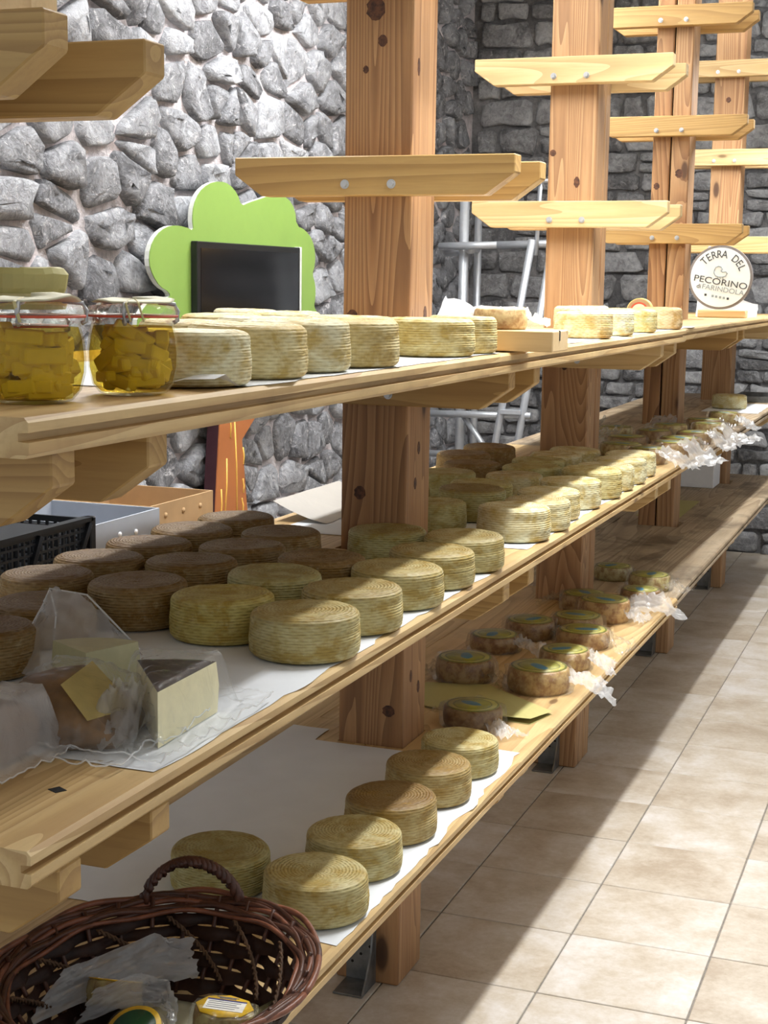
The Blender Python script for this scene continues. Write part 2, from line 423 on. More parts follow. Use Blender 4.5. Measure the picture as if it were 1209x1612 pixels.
WX, WY = -2.86, 9.12
def chaikin(p, n=1, q=0.25):
    for _ in range(n):
        o = []
        for i in range(len(p)):
            a, b = p[i], p[(i+1) % len(p)]
            o += [(a[0]*(1-q)+b[0]*q, a[1]*(1-q)+b[1]*q), (a[0]*q+b[0]*(1-q), a[1]*q+b[1]*(1-q))]
        p = o
    return p
def area(p): return abs(sum(p[i][0]*p[(i+1) % len(p)][1]-p[(i+1) % len(p)][0]*p[i][1] for i in range(len(p))))/2
def cent(p): return (sum(a[0] for a in p)/len(p), sum(a[1] for a in p)/len(p))
def clip(p, nx, ny, d):
    o = []
    for i in range(len(p)):
        a, b = p[i], p[(i+1) % len(p)]
        fa, fb = a[0]*nx+a[1]*ny-d, b[0]*nx+b[1]*ny-d
        if fa <= 0: o.append(a)
        if (fa < 0 < fb) or (fb < 0 < fa):
            t = fa/(fa-fb); o.append((a[0]+(b[0]-a[0])*t, a[1]+(b[1]-a[1])*t))
    return o
def voronoi_cells(seeds, an):
    """cells of seeds (u,v) with v stretched by an"""
    P = [(u, v*an) for u, v in seeds]; out = []
    for i, (x, y) in enumerate(P):
        nb = sorted(((px-x)**2+(py-y)**2, px, py) for k, (px, py) in enumerate(P) if k != i and abs(px-x) < 0.8 and abs(py-y) < 0.8)[:16]
        c = [(x-.5, y-.5), (x+.5, y-.5), (x+.5, y+.5), (x-.5, y+.5)]
        for d2, px, py in nb:
            nx, ny = px-x, py-y; L = math.hypot(nx, ny); nx /= L; ny /= L
            c = clip(c, nx, ny, nx*(x+px)/2+ny*(y+py)/2)
            if len(c) < 3: break
        if len(c) >= 3: out.append([(a, b/an) for a, b in c])
    return out
def stone_mesh(bm, poly, to3, gap, h, rnd):
    """domed stone on outline poly (2D); to3(u,v,d) -> 3D with d towards the room"""
    c = cent(poly)
    pts = []
    for a in chaikin(poly, 1, 0.16):
        dx, dy = a[0]-c[0], a[1]-c[1]; L = math.hypot(dx, dy) or 1e-6
        k = max(0.3, (L-gap)/L)*rnd.uniform(0.90, 1.06)
        pts.append((c[0]+dx*k, c[1]+dy*k))
    rings = []
    tilt = (rnd.uniform(-.25, .25), rnd.uniform(-.15, .35))
    for s, d, j in ((1.0, -0.02, 0), (0.975, h*0.6, 0.25), (0.87, h*0.95, 0.22), (0.45, h, 0.30)):
        ring = []
        for a in pts:
            u, v = c[0]+(a[0]-c[0])*s, c[1]+(a[1]-c[1])*s
            dd = d + (h*j*rnd.uniform(-1, 1)) + (tilt[0]*(u-c[0])+tilt[1]*(v-c[1])*-1)*(0.6 if d > 0 else 0)*s
            ring.append(bm.verts.new(to3(u, v, max(dd, -0.02))))
        rings.append(ring)
    n = len(pts)
    for a, b in zip(rings, rings[1:]):
        for k in range(n): bm.faces.new((a[k], a[(k+1) % n], b[(k+1) % n], b[k]))
    bm.faces.new(rings[-1])
def build_stones(parent, polys, to3, mat, gap, hr, seed, cap=300):
    rnd = random.Random(seed); vis = []
    for p in polys:
        c = cent(p); q = to_px(to3(c[0], c[1], 0)); s = -1.0
        if q and -60 < q[0] < 1270 and -60 < q[1] < 1670: s = area(p)/(q[2]**2)
        vis.append((s, p))
    vis.sort(key=lambda a: -a[0])
    rest = bmesh.new(); nr = 0
    for i, (s, p) in enumerate(vis):
        if area(p) < 0.0015: continue
        h = rnd.uniform(*hr)
        if i < cap and s > 0:
            bm = bmesh.new(); stone_mesh(bm, p, to3, gap, h, rnd); bmesh.ops.recalc_face_normals(bm, faces=bm.faces)
            me = mesh_from(bm, 'stone', True); c = cent(p); o3 = Vector(to3(c[0], c[1], 0))
            me.transform(Matrix.Translation(-o3)); o = put('stone', me, mat, parent, world=False, loc=o3)
        else:
            stone_mesh(rest, p, to3, gap, h, rnd); nr += 1
    if nr:
        bmesh.ops.recalc_face_normals(rest, faces=rest.faces)
        o = put('stones_far', mesh_from(rest, 'stones_far', True), mat, parent, world=False); tag(o, kind='stuff')
    else: rest.free()

wall_l = put('wall_left', box(WX-0.25, WX, 2.4, WY+0.25, -0.1, 3.4), M['mortar_l']); tag(wall_l, 'pale grey rubble stone wall with pinkish mortar', 'wall', kind='structure')
rr = random.Random(3); seeds = []
dz = 0.142; row = 0; z = -0.02
while z < 3.4:
    y = 2.6 + (row % 2)*0.12 - rr.uniform(0, 0.06)
    while y < WY+0.1:
        seeds.append((y+rr.uniform(-.06, .06), z+rr.uniform(-.06, .06))); y += rr.choice([0.14, 0.19, 0.24, 0.29, 0.36])*rr.uniform(.9, 1.1)
    z += dz; row += 1
cells = voronoi_cells(seeds, 1.35)
cells = [[(min(a, WY-0.005), b) for a, b in c] for c in cells if cent(c)[0] < WY-0.03]
build_stones(wall_l, cells, lambda u, v, d: (WX+d, u, v), M['stone_l'], 0.012, (0.020, 0.050), 5)

wall_f = put('wall_far', box(-3.2, 2.6, WY, WY+0.25, -0.1, 3.4), M['mortar_f']); tag(wall_f, 'dark grey coursed stone wall at the end of the room', 'wall', kind='structure')
rr = random.Random(9); polys = []
z = -0.01
def wob(x, z, k): return (x+0.018*nz((x*7, z*7, k), 1.0), z+0.024*nz((x*3.1, z*9, k+5), 1.0))
while z < 3.4:
    hgt = rr.choice([0.085, 0.10, 0.12, 0.14, 0.165]); x = WX+rr.uniform(0.0, 0.05)
    while x < 0.6:
        w = rr.uniform(0.11, 0.33)*(1.15 if hgt > .12 else 0.9)
        if rr.random() < 0.18 and hgt > 0.115:          # two small stones stacked
            m = z+hgt*rr.uniform(.4, .6)
            for a, b in ((z, m), (m, z+hgt)): polys.append([wob(x, a, 1), wob(x+w, a, 1), wob(x+w, b, 1), wob(x, b, 1)])
        else:
            sl = rr.uniform(-.02, .02)
            polys.append([wob(x, z, 1), wob(x+w/2, z+rr.uniform(-.01, .01), 1), wob(x+w+sl, z, 1), wob(x+w-sl, z+hgt, 1), wob(x+w/2, z+hgt+rr.uniform(-.012, .012), 1), wob(x, z+hgt, 1)])
        x += w
    z += hgt
build_stones(wall_f, polys, lambda u, v, d: (u, WY-d, v), M['stone_f'], 0.009, (0.018, 0.045), 6)
ceil = put('ceiling', box(-3.2, 2.6, -1.5, WY+0.3, 3.4, 3.5), M['ceiling']); tag(ceil, 'plain plaster ceiling', 'ceiling', kind='structure')

# ------------------------------------------------------------------ lamps (their own light, with an added upward fill)
def tube_lamp(x, y, z, L, power, label, spread=180):
    t = thing('tube_lamp', label, 'lamp', (x, y, z), group='tube lamps over the aisles')
    put('housing', box(x-0.06, x+0.06, y-L/2-0.04, y+L/2+0.04, z+0.02, z+0.07, 0.008), M['lampbody'], t)
    put('tube', tube([(x, y-L/2, z+0.005), (x, y+L/2, z+0.005)], 0.014, 10), M['tube'], t)
    for s in (-1, 1):
        put('hanger', tube([(x, y+s*L*0.35, z+0.07), (x, y+s*L*0.35, 3.4)], 0.004, 6), M['steel'], t)
    la = bpy.data.lights.new('tube_light', 'AREA'); la.shape = 'RECTANGLE'; la.size = 0.07; la.size_y = L; la.energy = power; la.color = LIGHT_COL; la.spread = R(spread)
    lo = link(bpy.data.objects.new('tube_light', la)); lo.parent = t; lo.location = (0, 0, -0.02)
    lu = bpy.data.lights.new('fill_uplight', 'AREA'); lu.shape = 'RECTANGLE'; lu.size = 0.1; lu.size_y = L; lu.energy = power*UPLIGHT*(1.6 if spread < 180 else 1.0); lu.color = LIGHT_COL  # added upward fill, bounced off the ceiling to raise the ambient light
    lo = link(bpy.data.objects.new('fill_uplight', lu)); lo.parent = t; lo.location = (0, 0, 0.075); lo.rotation_euler = (math.pi, 0, 0)
    return t
for i, (y, p) in enumerate(AISLE['power']):
    tube_lamp(AISLE['x'], y, AISLE['z'], AISLE['length'], p, 'hanging tube lamp above the aisle, %s' % ['beside the first large post', 'beside the split post', 'towards the far wall'][i], (125, 125, 165)[i])
for i, (y, p) in enumerate(BACK['power']):
    tube_lamp(BACK['x'], y, BACK['z'], BACK['length'], p, 'hanging tube lamp behind the shelves, %s' % ['in front of the cardboard boxes', 'in front of the green tree board'][i])

# ------------------------------------------------------------------ shelving: posts, brackets
PX0, PX1, PC = -1.222, -1.072, -1.147
POST_Y = [1.345, 3.0115, 4.690, 6.374, 7.930]
XL, XR = -1.453, -0.840
LV_SHELF = [0.510, 0.940, 1.378]
LEVELS = LV_SHELF + [1.807, 2.2365, 2.668]
def bracket_outline(top, hb=0.080):
    z0, z1 = top-hb, top
    return [(XL, z1), (XL, z1-0.036), (XL+0.062, z0), (XR-0.062, z0), (XR, z1-0.036), (XR, z1)]
post_lab = ['nearest the camera, mostly out of frame at left', 'nearest fully visible, left of centre', 'second fully visible, with a split along its side', 'third, with a long crack down its near face', 'farthest, beside the round sign']
shelf_names = ['bottom shelf', 'middle shelf', 'top shelf', 'level above the top shelf', 'second level above the top shelf', 'highest level']
bolt_bm = None
def bolt_mesh():
    bm = bmesh.new()
    bm_tube(bm, [(0, 0, 0), (0, -0.002, 0)], 0.0095, 14); bm_tube(bm, [(0, -0.002, 0), (0, -0.007, 0)], 0.0062, 6)
    bmesh.ops.recalc_face_normals(bm, faces=bm.faces)
    me = mesh_from(bm, 'bolt'); me.materials.append(M['steel']); return me
BOLT = bolt_mesh()
br_me = prism(bracket_outline(0.0), 'y', 0, 0.045, 0.002, 'bracket'); br_me.materials.append(M['bracket'])
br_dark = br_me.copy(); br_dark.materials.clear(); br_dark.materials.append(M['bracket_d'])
for i, y0 in enumerate(POST_Y):
    y1 = y0+0.15
    t = thing('shelf_post', 'square larch post of the shelving, ' + post_lab[i], 'post', (PC, y0+0.075, 0), group='posts of the shelving')
    if i == 3:
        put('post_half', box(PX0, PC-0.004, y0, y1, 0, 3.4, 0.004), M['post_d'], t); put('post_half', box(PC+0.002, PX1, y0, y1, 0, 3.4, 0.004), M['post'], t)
        put('crack', box(PC-0.004, PC+0.002, y0+0.02, y1, 0, 3.4), M['hole'], t)
    elif i == 2:
        put('post_half', box(PX0, PX1, y0, y0+0.100, 0, 3.4, 0.004), M['post'], t); put('post_half', box(PX0, PX1, y0+0.112, y1+0.03, 0, 3.4, 0.004), M['post'], t)
        put('crack', box(PX0+0.03, PX1-0.03, y0+0.100, y0+0.112, 0, 3.4), M['hole'], t)
    else:
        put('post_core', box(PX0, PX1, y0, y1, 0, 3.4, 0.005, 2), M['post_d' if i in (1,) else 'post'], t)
    ye = y1 + (0.03 if i == 2 else 0)
    for k, lv in enumerate(LEVELS):
        if i == 0 and k > 3: continue
        for s, yy in ((0, y0-0.0455), (1, ye+0.0005)):
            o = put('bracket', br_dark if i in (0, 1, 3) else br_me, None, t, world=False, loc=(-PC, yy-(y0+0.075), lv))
            for bx in (-1.202, -1.100):
                b = put('bolt', BOLT, None, o, world=False, loc=(bx, 0 if s == 0 else 0.045, -0.057))
                if s == 1: b.rotation_euler.z = math.pi
    # perforated angle with a gusset at the foot of the post
    f = thing('steel_foot_bracket', 'perforated galvanised steel angle screwed to the foot of the %s post' % ['frontmost', 'first large', 'split', 'cracked', 'farthest'][i], 'bracket', (-1.155, y0-0.004, 0), group='steel angles at the post feet')
    put('upright_plate', box(-1.195, -1.125, y0-0.005, y0-0.0005, 0.001, 0.24, 0.001), M['galv'], f)
    put('base_plate', box(-1.195, -1.125, y0-0.085, y0-0.005, 0.001, 0.005, 0.001), M['galv'], f)
    put('gusset', prism([(y0-0.005, 0.005), (y0-0.080, 0.005), (y0-0.060, 0.030), (y0-0.030, 0.080), (y0-0.018, 0.14), (y0-0.005, 0.20)], 'x', -1.129, -1.125, 0, 'gusset'), M['galv'], f)
    bm = bmesh.new()
    for q in range(10):
        hx = (-1.180, -1.160, -1.140)[q % 3] + random.uniform(-.003, .003); hz = 0.045+0.02*q
        bm_tube(bm, [(hx, y0-0.0045, hz), (hx, y0-0.0056, hz)], 0.0035, 8)
    put('screw_holes', mesh_from(bm, 'screw_holes'), M['hole'], f)

# knots in the post faces
KN = NT('wood_knot'); kv_ = KN.coords(5.0); kn_ = KN.noise(kv_, 90, 4, .6); KN.base(KN.ramp(kn_, [(.35, srgb(58, 34, 22)), (.65, srgb(104, 64, 38))])); KN.rough(.6); M['knot'] = KN.m
POSTS = [o for o in COL.objects if o.name.split('.')[0] == 'shelf_post']
def knot(post, face, a, z, ra, rz):
    n = 16; y0 = POST_Y[post]
    pts = [(a+ra*math.cos(2*math.pi*k/n)*(1+.12*math.sin(3*k)), z+rz*math.sin(2*math.pi*k/n)) for k in range(n)]
    me = prism(pts, 'y', y0-.0006, y0+.002) if face == 'near' else prism(pts, 'x', PX1-.002, PX1+.0006)
    put('knot', me, M['knot'], POSTS[post])
for a in ((1, 'near', -1.156, 2.104, .020, .024), (1, 'near', -1.140, 2.040, .010, .012), (1, 'near', -1.176, 1.984, .006, .008), (1, 'near', -1.178, 1.105, .013, .015), (1, 'near', -1.200, 1.480, .012, .014), (1, 'near', -1.105, .630, .014, .013),
          (1, 'side', 3.043, 1.990, .007, .018), (1, 'side', 3.110, 1.485, .010, .018), (1, 'side', 3.085, 1.200, .008, .014), (1, 'side', 3.066, 1.125, .008, .013), (1, 'side', 3.060, .700, .007, .014), (1, 'side', 3.110, .665, .008, .014),
          (2, 'near', -1.208, 1.955, .010, .010), (2, 'near', -1.130, 1.866, .009, .017), (2, 'near', -1.150, 1.300, .010, .012), (3, 'near', -1.110, 2.010, .016, .018), (3, 'near', -1.200, 1.960, .012, .014), (4, 'near', -1.150, 2.480, .012, .014)):
    knot(*a)
# ------------------------------------------------------------------ shelf boards: planks with a grooved front edge
XF, XB = -0.825, -1.520
def front_plank_profile(x0, x1, z0, z1, nose):
    zm = (z0+z1)/2
    return [(x0, z0), (x1-nose, z0), (x1, z0+nose), (x1, zm-0.0045), (x1-0.012, zm-0.0035), (x1-0.012, zm+0.0045), (x1, zm+0.0055), (x1, z1-nose), (x1-nose, z1), (x0, z1)]
def shelf(label, z0, y0, y1, dx0=0.0, dx1=0.0, dzf=0.0, mat='plank', cuts=(XB, -1.345, -1.170, -0.998, XF)):
    t = thing('shelf_board', label, 'shelf', (PC, y0, z0), group='shelf boards')
    zt = z0+0.040
    for k in range(len(cuts)-1):
        a, b = cuts[k]+(0.0008 if k else 0), cuts[k+1]-(0.0008 if k < len(cuts)-2 else 0)
        if k == len(cuts)-2: pr = front_plank_profile(a, b, z0, zt, 0.005)
        else: pr = [(a, z0), (b, z0), (b, zt-0.0012), (b-0.0012, zt), (a+0.0012, zt), (a, zt-0.0012)]
        bm = bmesh.new(); n = 2
        # planks straddle the posts: notch the planks that meet a post
        sec = []
        segs = [(y0, y1)]
        if not (b < PX0 or a > PX1):
            segs = []; c0 = y0
            for i, py in enumerate(POST_Y):
                pe = py+0.15+(0.03 if i == 2 else 0)
                if pe < y0 or py > y1: continue
                if py-0.002 > c0: segs.append((c0, py-0.002))
                c0 = pe+0.002
            if c0 < y1: segs.append((c0, y1))
        full = [p for p in pr]
        def sect(yy):
            f = (yy-y0)/(y1-y0); return [(px+dx0+(dx1-dx0)*f, pz+dzf*f) for px, pz in full]
        for ya, yb in segs:
            A = [bm.verts.new((px, ya, pz)) for px, pz in sect(ya)]; B = [bm.verts.new((px, yb, pz)) for px, pz in sect(yb)]
            bm.faces.new(A); bm.faces.new(B[::-1])
            for i in range(len(A)): bm.faces.new((A[i], B[i], B[(i+1) % len(A)], A[(i+1) % len(A)]))
        # the strip left and right of the post stays: fill beside each notch
        if not (b < PX0 or a > PX1):
            for i, py in enumerate(POST_Y):
                pe = py+0.15+(0.03 if i == 2 else 0)
                if pe < y0 or py > y1: continue
                for xa, xb in ((a, min(b, PX0-0.002)), (max(a, PX1+0.002), b)):
                    if xb-xa > 0.004: bm_box(bm, xa+dx0, xb+dx0, py-0.002, pe+0.002, z0, zt-0.0005)
        bmesh.ops.recalc_face_normals(bm, faces=bm.faces)
        put('plank', mesh_from(bm, 'plank'), M[mat], t)
    return t
shelf('worn bottom shelf board, near stretch under the basket', LV_SHELF[0], 1.24, 4.885, 0.0, 0.028, 0, 'plank')
shelf('worn stained bottom shelf board, far empty stretch', LV_SHELF[0], 4.888, 8.38, 0.018, 0.005, 0, 'plank_worn')
shelf('middle shelf board, near stretch packed with cheese wheels', LV_SHELF[1], 1.245, 5.30, -0.012, 0.0, 0, 'plank')
shelf('middle shelf board, far stretch with the bagged cheeses', LV_SHELF[1], 5.303, 8.38, 0.012, 0.004, 0, 'plank_worn')
shelf('top shelf board, near stretch carrying the jars', LV_SHELF[2], 1.238, 4.93, 0.0, 0.012, -0.0, 'plank')
shelf('top shelf board, far stretch with the round sign', LV_SHELF[2], 4.933, 8.38, -0.012, 0.0, 0, 'plank')
Z1, Z2, Z3 = 0.550, 0.980, 1.418

# ------------------------------------------------------------------ papers
def sheet(name, label, z, x0, x1, y0, y1, mat, nx=10, ny=40, jag=0.010, seed=1, lift=None, group=None, skip=True, cat='paper'):
    """sheet of paper lying on a shelf; ragged front edge x1; it is cut out round the posts"""
    bm = bmesh.new(); g = []
    for j in range(ny+1):
        y = y0+(y1-y0)*j/ny; rowv = []
        for i in range(nx+1):
            f = i/nx; xe = x1 + jag*(nz((y*9, seed, 0), 1.0)+0.5*nz((y*31, seed, 3), 1.0))
            x = x0+(xe-x0)*f
            zz = z+0.0010+0.0012*max(0, nz((x*9, y*9, seed), 1.0))
            if lift: zz += lift(x, y)
            rowv.append(bm.verts.new((x, y+jag*0.6*nz((x*12, seed*3, 1), 1.0)*(1 if j in (0, ny) else 0), zz)))
        g.append(rowv)
    for j in range(ny):
        for i in range(nx):
            c = [g[j][i], g[j][i+1], g[j+1][i+1], g[j+1][i]]
            mx = sum(v.co.x for v in c)/4; my = sum(v.co.y for v in c)/4
            if any(py-0.03 < my < py+0.20 for py in POST_Y) and PX0-0.05 < mx < PX1+0.05: continue
            bm.faces.new(c)
    bm.normal_update()
    o = single(name, mesh_from(bm, name, True), M[mat], ((x0+x1)/2, (y0+y1)/2, z)); tag(o, label, cat, group); return o
sheet('paper_sheet', 'white paper lining the middle shelf under the near cheese wheels', Z2, -1.50, -0.842, 1.515, 2.86, 'paper', 14, 48, 0.012, 2)
sheet('paper_sheet', 'white paper strip under the cheese wheels between the two large posts', Z2, -1.45, -0.848, 3.17, 4.66, 'paper', 12, 48, 0.014, 5)
sheet('paper_sheet', 'white paper lining the bottom shelf under five cheese wheels', Z1, -1.36, -0.822, 2.035, 3.08, 'paper', 12, 36, 0.014, 7)
def lift_top(x, y):
    return 0.022*math.exp(-(((x+0.845)/0.05)**2+((y-1.66)/0.035)**2))
sheet('paper_sheet', 'white paper under the near cheeses on the top shelf, one corner lifted', Z3, -1.30, -0.829, 1.640, 2.86, 'paper', 12, 50, 0.012, 11, lift_top)
sheet('paper_sheet', 'white paper under the far cheeses on the top shelf', Z3, -1.05, -0.836, 3.10, 5.25, 'paper', 8, 40, 0.010, 13)
sheet('paper_sheet', 'small white paper under the lone cheese wheel at the far end', Z2, -1.10, -0.84, 7.15, 7.75, 'paper', 5, 8, 0.008, 15)
def lift_rear(x, y): return 0.05*max(0, (-1.36-x)/0.16)**1.6
sheet('paper_sheet', 'greyish paper curling up behind the cheeses near the first large post', Z2, -1.515, -1.375, 3.30, 3.72, 'paper_grey', 8, 10, 0.01, 17, lift_rear)
# folded olive paper on the bottom shelf
bm = bmesh.new()
for k, zz in enumerate((0.0008, 0.0040)):
    P = [(-1.205, 3.56-0.02*k), (-1.05, 3.60-0.012*k), (-0.836, 3.400), (-0.862, 3.295+0.004*k), (-1.02, 3.315), (-1.16, 3.345)]
    bm.faces.new([bm.verts.new((x, y, Z1+zz+(0.010*k if i in (3,) else 0)+(0.004*k if i == 2 else 0))) for i, (x, y) in enumerate(P)])
tag(single('folded_paper', mesh_from(bm, 'folded_paper'), M['paper_olive'], (-1.0, 3.45, Z1)), 'folded olive green paper under a wrapped cheese on the bottom shelf', 'paper')

# ------------------------------------------------------------------ cheese wheels
def wheel_mesh(seed, ribs=13, weave=26, dish=0.02):
    """unit wheel: radius 1, height 1; z and radius are scaled per object"""
    rnd = random.Random(seed); seg = 72
    prof = []
    prof += [(0.0, 0.0), (0.6, 0.0), (0.88, 0.003), (0.94, 0.025), (0.972, 0.07)]
    ns = ribs*4
    for i in range(ns+1):
        f = i/ns; z = 0.10+0.74*f
        prof.append((0.982+0.022*math.sin(math.pi*min(1, f*1.15+0.12)), z))
    prof += [(0.968, 0.90), (0.935, 0.945), (0.885, 0.975), (0.82, 0.99)]
    rs = [0.82-0.82*i/22 for i in range(1, 23)]
    prof += [(r, 1.0-dish*max(0, (0.8-r)/0.8)**0.7) for r in rs]
    n0 = 5; n1 = 5+ns
    ph = rnd.uniform(0, 6)
    def fn(r, z, a, i):
        if n0 <= i <= n1:
            f = (i-n0)/4.0
            k = math.floor(f)
            w = math.sin(2*math.pi*f)
            br = 0.5+0.5*math.sin(a*weave+(k % 2)*math.pi+ph+1.5*noise.noise(Vector((a*2, k*1.7, seed))))
            amp = 0.012*(0.35+0.65*br)*(0.55+0.6*noise.noise(Vector((math.cos(a)*2, math.sin(a)*2, z*4+seed))))
            r = r+amp*w
        elif i > n1+2 and r > 0.02:
            q = r*15+0.8*noise.noise(Vector((math.cos(a)*1.5, math.sin(a)*1.5, seed)))
            br = 0.5+0.5*math.sin(a*round(8+r*40)+math.floor(q)*2.1)
            z = z+0.011*math.sin(2*math.pi*q)*(0.3+0.7*br)+0.012*noise.noise(Vector((r*math.cos(a)*3, r*math.sin(a)*3, seed*2)))
        r *= 1+0.018*noise.noise(Vector((math.cos(a)*1.3, math.sin(a)*1.3, seed*3.3+z*0.4)))+0.008*math.sin(a*2+ph)
        z += 0.018*r*math.sin(a+ph)*(1 if z > 0.5 else 0)
        return r, z
    me = lathe(prof, seg, 'cheese_wheel', fn); me.materials.append(M['cheese']); return me
WHEELS = [wheel_mesh(s, 13+(s % 3), 24+2*(s % 3), 0.02+0.04*(s % 2)) for s in range(1, 6)]
wc = [0]
def lin(c): return srgb(*c)[:3]
def wheel(x, y, z, r, h, col, crust, label, group):
    me = WHEELS[wc[0] % len(WHEELS)]; wc[0] += 1
    o = link(bpy.data.objects.new('whole_cheese', me)); o.location = (x, y, z); o.scale = (r, r, h)
    o.rotation_euler.z = (wc[0]*2.399) % 6.283
    c = lin(col); o.color = (*c, 1-crust)
    return tag(o, label, 'cheese', group)
PALE, YEL, OLV, GOLD, BRN = (226, 220, 182), (204, 194, 142), (198, 194, 140), (190, 170, 116), (160, 136, 92)
ORD = ['first', 'second', 'third', 'fourth', 'fifth', 'sixth', 'seventh', 'eighth', 'ninth', 'tenth']
z = Z1+0.0022
B = [(-0.905, 2.142, .085, .070, YEL, .15, 'golden cheese wheel at front of bottom shelf, closest to the wicker basket'),
     (-0.917, 2.338, .084, .068, YEL, .2, 'golden cheese wheel second from the basket in the front row of the bottom shelf'),
     (-0.917, 2.520, .085, .074, GOLD, .75, 'brown crusted cheese wheel third from the basket, darkest in the bottom shelf row'),
     (-0.917, 2.733, .085, .074, GOLD, .45, 'cheese wheel fourth from the basket in the bottom shelf row'),
     (-0.913, 2.921, .082, .070, YEL, .1, 'pale golden wheel at the far end of the bottom shelf row, before the wrapped ones'),
     (-1.094, 2.180, .085, .066, OLV, .35, 'shaded cheese wheel seen behind the basket handle on the bottom shelf')]
for a in B: wheel(a[0], a[1], z, *a[2:7], 'cheese wheels on the bottom shelf')
z = Z2+0.0022
MID = [(-0.915, 2.113, .087, .070, YEL, .35, 'large cheese wheel at front edge of middle shelf, nearest the bagged wedges'),
     (-0.916, 2.312, .085, .070, YEL, .5, 'second wheel from the wedges along the front edge of the middle shelf'),
     (-0.913, 2.522, .084, .069, YEL, .35, 'third wheel from the wedges along the front edge of the middle shelf'),
     (-0.913, 2.717, .083, .069, YEL, .4, 'fourth wheel from the wedges along the front edge of the middle shelf'),
     (-0.910, 2.908, .084, .068, YEL, .3, 'fifth wheel from the wedges along the front edge, just beside the big post'),
     (-1.080, 2.920, .083, .067, OLV, .45, 'olive grey wheel standing against the foot of the nearest large post, middle shelf'),
     (-1.083, 2.166, .085, .072, (206, 194, 118), .15, 'pale greenish wheel in the second row of the middle shelf, behind the frontmost one'),
     (-1.085, 2.372, .084, .071, OLV, .3, 'olive wheel second in the second row of the middle shelf'),
     (-1.071, 2.548, .083, .071, BRN, .4, 'brownish wheel third in the second row of the middle shelf'),
     (-1.256, 2.197, .084, .073, BRN, .5, 'brown wheel in the third row of the middle shelf, right of the upright film bag'),
     (-1.272, 2.420, .085, .071, BRN, .55, 'brown wheel second in the third row of the middle shelf'),
     (-1.258, 2.600, .085, .071, BRN, .5, 'brown wheel third in the third row of the middle shelf'),
     (-1.255, 2.772, .083, .071, BRN, .55, 'brown wheel fourth in the third row of the middle shelf'),
     (-1.436, 2.735, .085, .071, BRN, .7, 'dark brown wheel in the back row of the middle shelf, below the brown cardboard'),
     (-1.425, 2.915, .083, .071, BRN, .7, 'dark brown wheel farthest along the back row, below the orange trunk'),
     (-1.436, 2.556, .084, .071, BRN, .75, 'dark brown wheel in the back row of the middle shelf, below the grey cardboard box'),
     (-1.440, 2.380, .084, .071, BRN, .7, 'dark brown wheel in the back row of the middle shelf, right of the black crate'),
     (-1.436, 2.202, .081, .071, BRN, .7, 'dark brown wheel in the back row of the middle shelf, right below the black crate'),
     (-1.330, 2.030, .084, .064, BRN, .6, 'brown wheel half hidden behind the upright film bag, middle shelf'),
     (-1.450, 1.897, .083, .071, BRN, .7, 'dark wheel cut by the left edge of the picture, back row of the middle shelf'),
     (-1.302, 1.821, .083, .071, BRN, .6, 'dark wheel behind the bagged wedges at the left picture edge, middle shelf')]
for a in MID: wheel(a[0], a[1], z, *a[2:7], 'cheese wheels on the near middle shelf')
FAR = [(-0.915, 3.300, .084, .076, PALE, .1, 'bright golden wheel at front edge of middle shelf, first past the nearest large post'),
     (-0.906, 3.469, .080, .070, PALE, .45, 'wheel second along the front edge past the nearest large post, with a greyish top'),
     (-0.921, 3.636, .080, .070, PALE, .2, 'wheel third along the front edge past the nearest large post'),
     (-0.918, 3.850, .081, .073, PALE, .15, 'wheel fourth along the front edge past the nearest large post'),
     (-0.912, 4.068, .084, .077, YEL, .1, 'yellow wheel fifth along the front edge past the nearest large post'),
     (-0.911, 4.240, .082, .070, PALE, .3, 'wheel sixth along the front edge past the nearest large post'),
     (-0.905, 4.405, .079, .071, PALE, .25, 'wheel seventh along the front edge past the nearest large post'),
     (-0.911, 4.592, .079, .070, PALE, .1, 'last wheel of the front edge row, right before the clear bags'),
     (-1.125, 3.345, .082, .067, OLV, .15, 'olive wheel just behind the nearest large post, middle shelf'),
     (-1.090, 3.545, .085, .077, OLV, .75, 'tall wheel with a dark grey top in the second row past the nearest large post'),
     (-1.122, 3.725, .082, .068, OLV, .15, 'wheel right behind the dark-topped one, middle shelf'),
     (-1.092, 3.930, .078, .068, PALE, .4, 'wheel with a small dark patch on top, third in its row past the post'),
     (-1.093, 4.110, .084, .071, OLV, .2, 'wheel fourth in the second row past the nearest large post'),
     (-1.115, 4.278, .082, .071, OLV, .2, 'wheel fifth in the second row past the nearest large post, mostly hidden'),
     (-1.105, 4.437, .079, .071, PALE, .15, 'wheel sixth in the second row past the nearest large post'),
     (-1.085, 4.597, .080, .071, PALE, .1, 'pale wheel touching the foot of the split post'),
     (-1.290, 3.560, .083, .071, OLV, .3, 'wheel peeking out behind the edge of the nearest large post'),
     (-1.270, 3.880, .083, .071, OLV, .35, 'wheel in the third row past the nearest large post, partly behind its edge'),
     (-1.266, 4.110, .082, .071, BRN, .35, 'brownish wheel in the third row past the nearest large post'),
     (-1.362, 4.330, .082, .071, BRN, .4, 'brown wheel in the back row under the ladder rail'),
     (-1.350, 4.560, .083, .071, BRN, .3, 'brown wheel farthest in the back row, below the foot of the ladder')]
for a in FAR: wheel(a[0], a[1], z, *a[2:7], 'cheese wheels on the middle shelf beyond the first large post')
wheel(-1.002, 7.40, Z2+0.0022, .083, .066, PALE, .15, 'lone pale cheese wheel at the far end of the middle shelf', 'cheese wheels at the far end')
z = Z3+0.0022
CRM = (232, 226, 190)
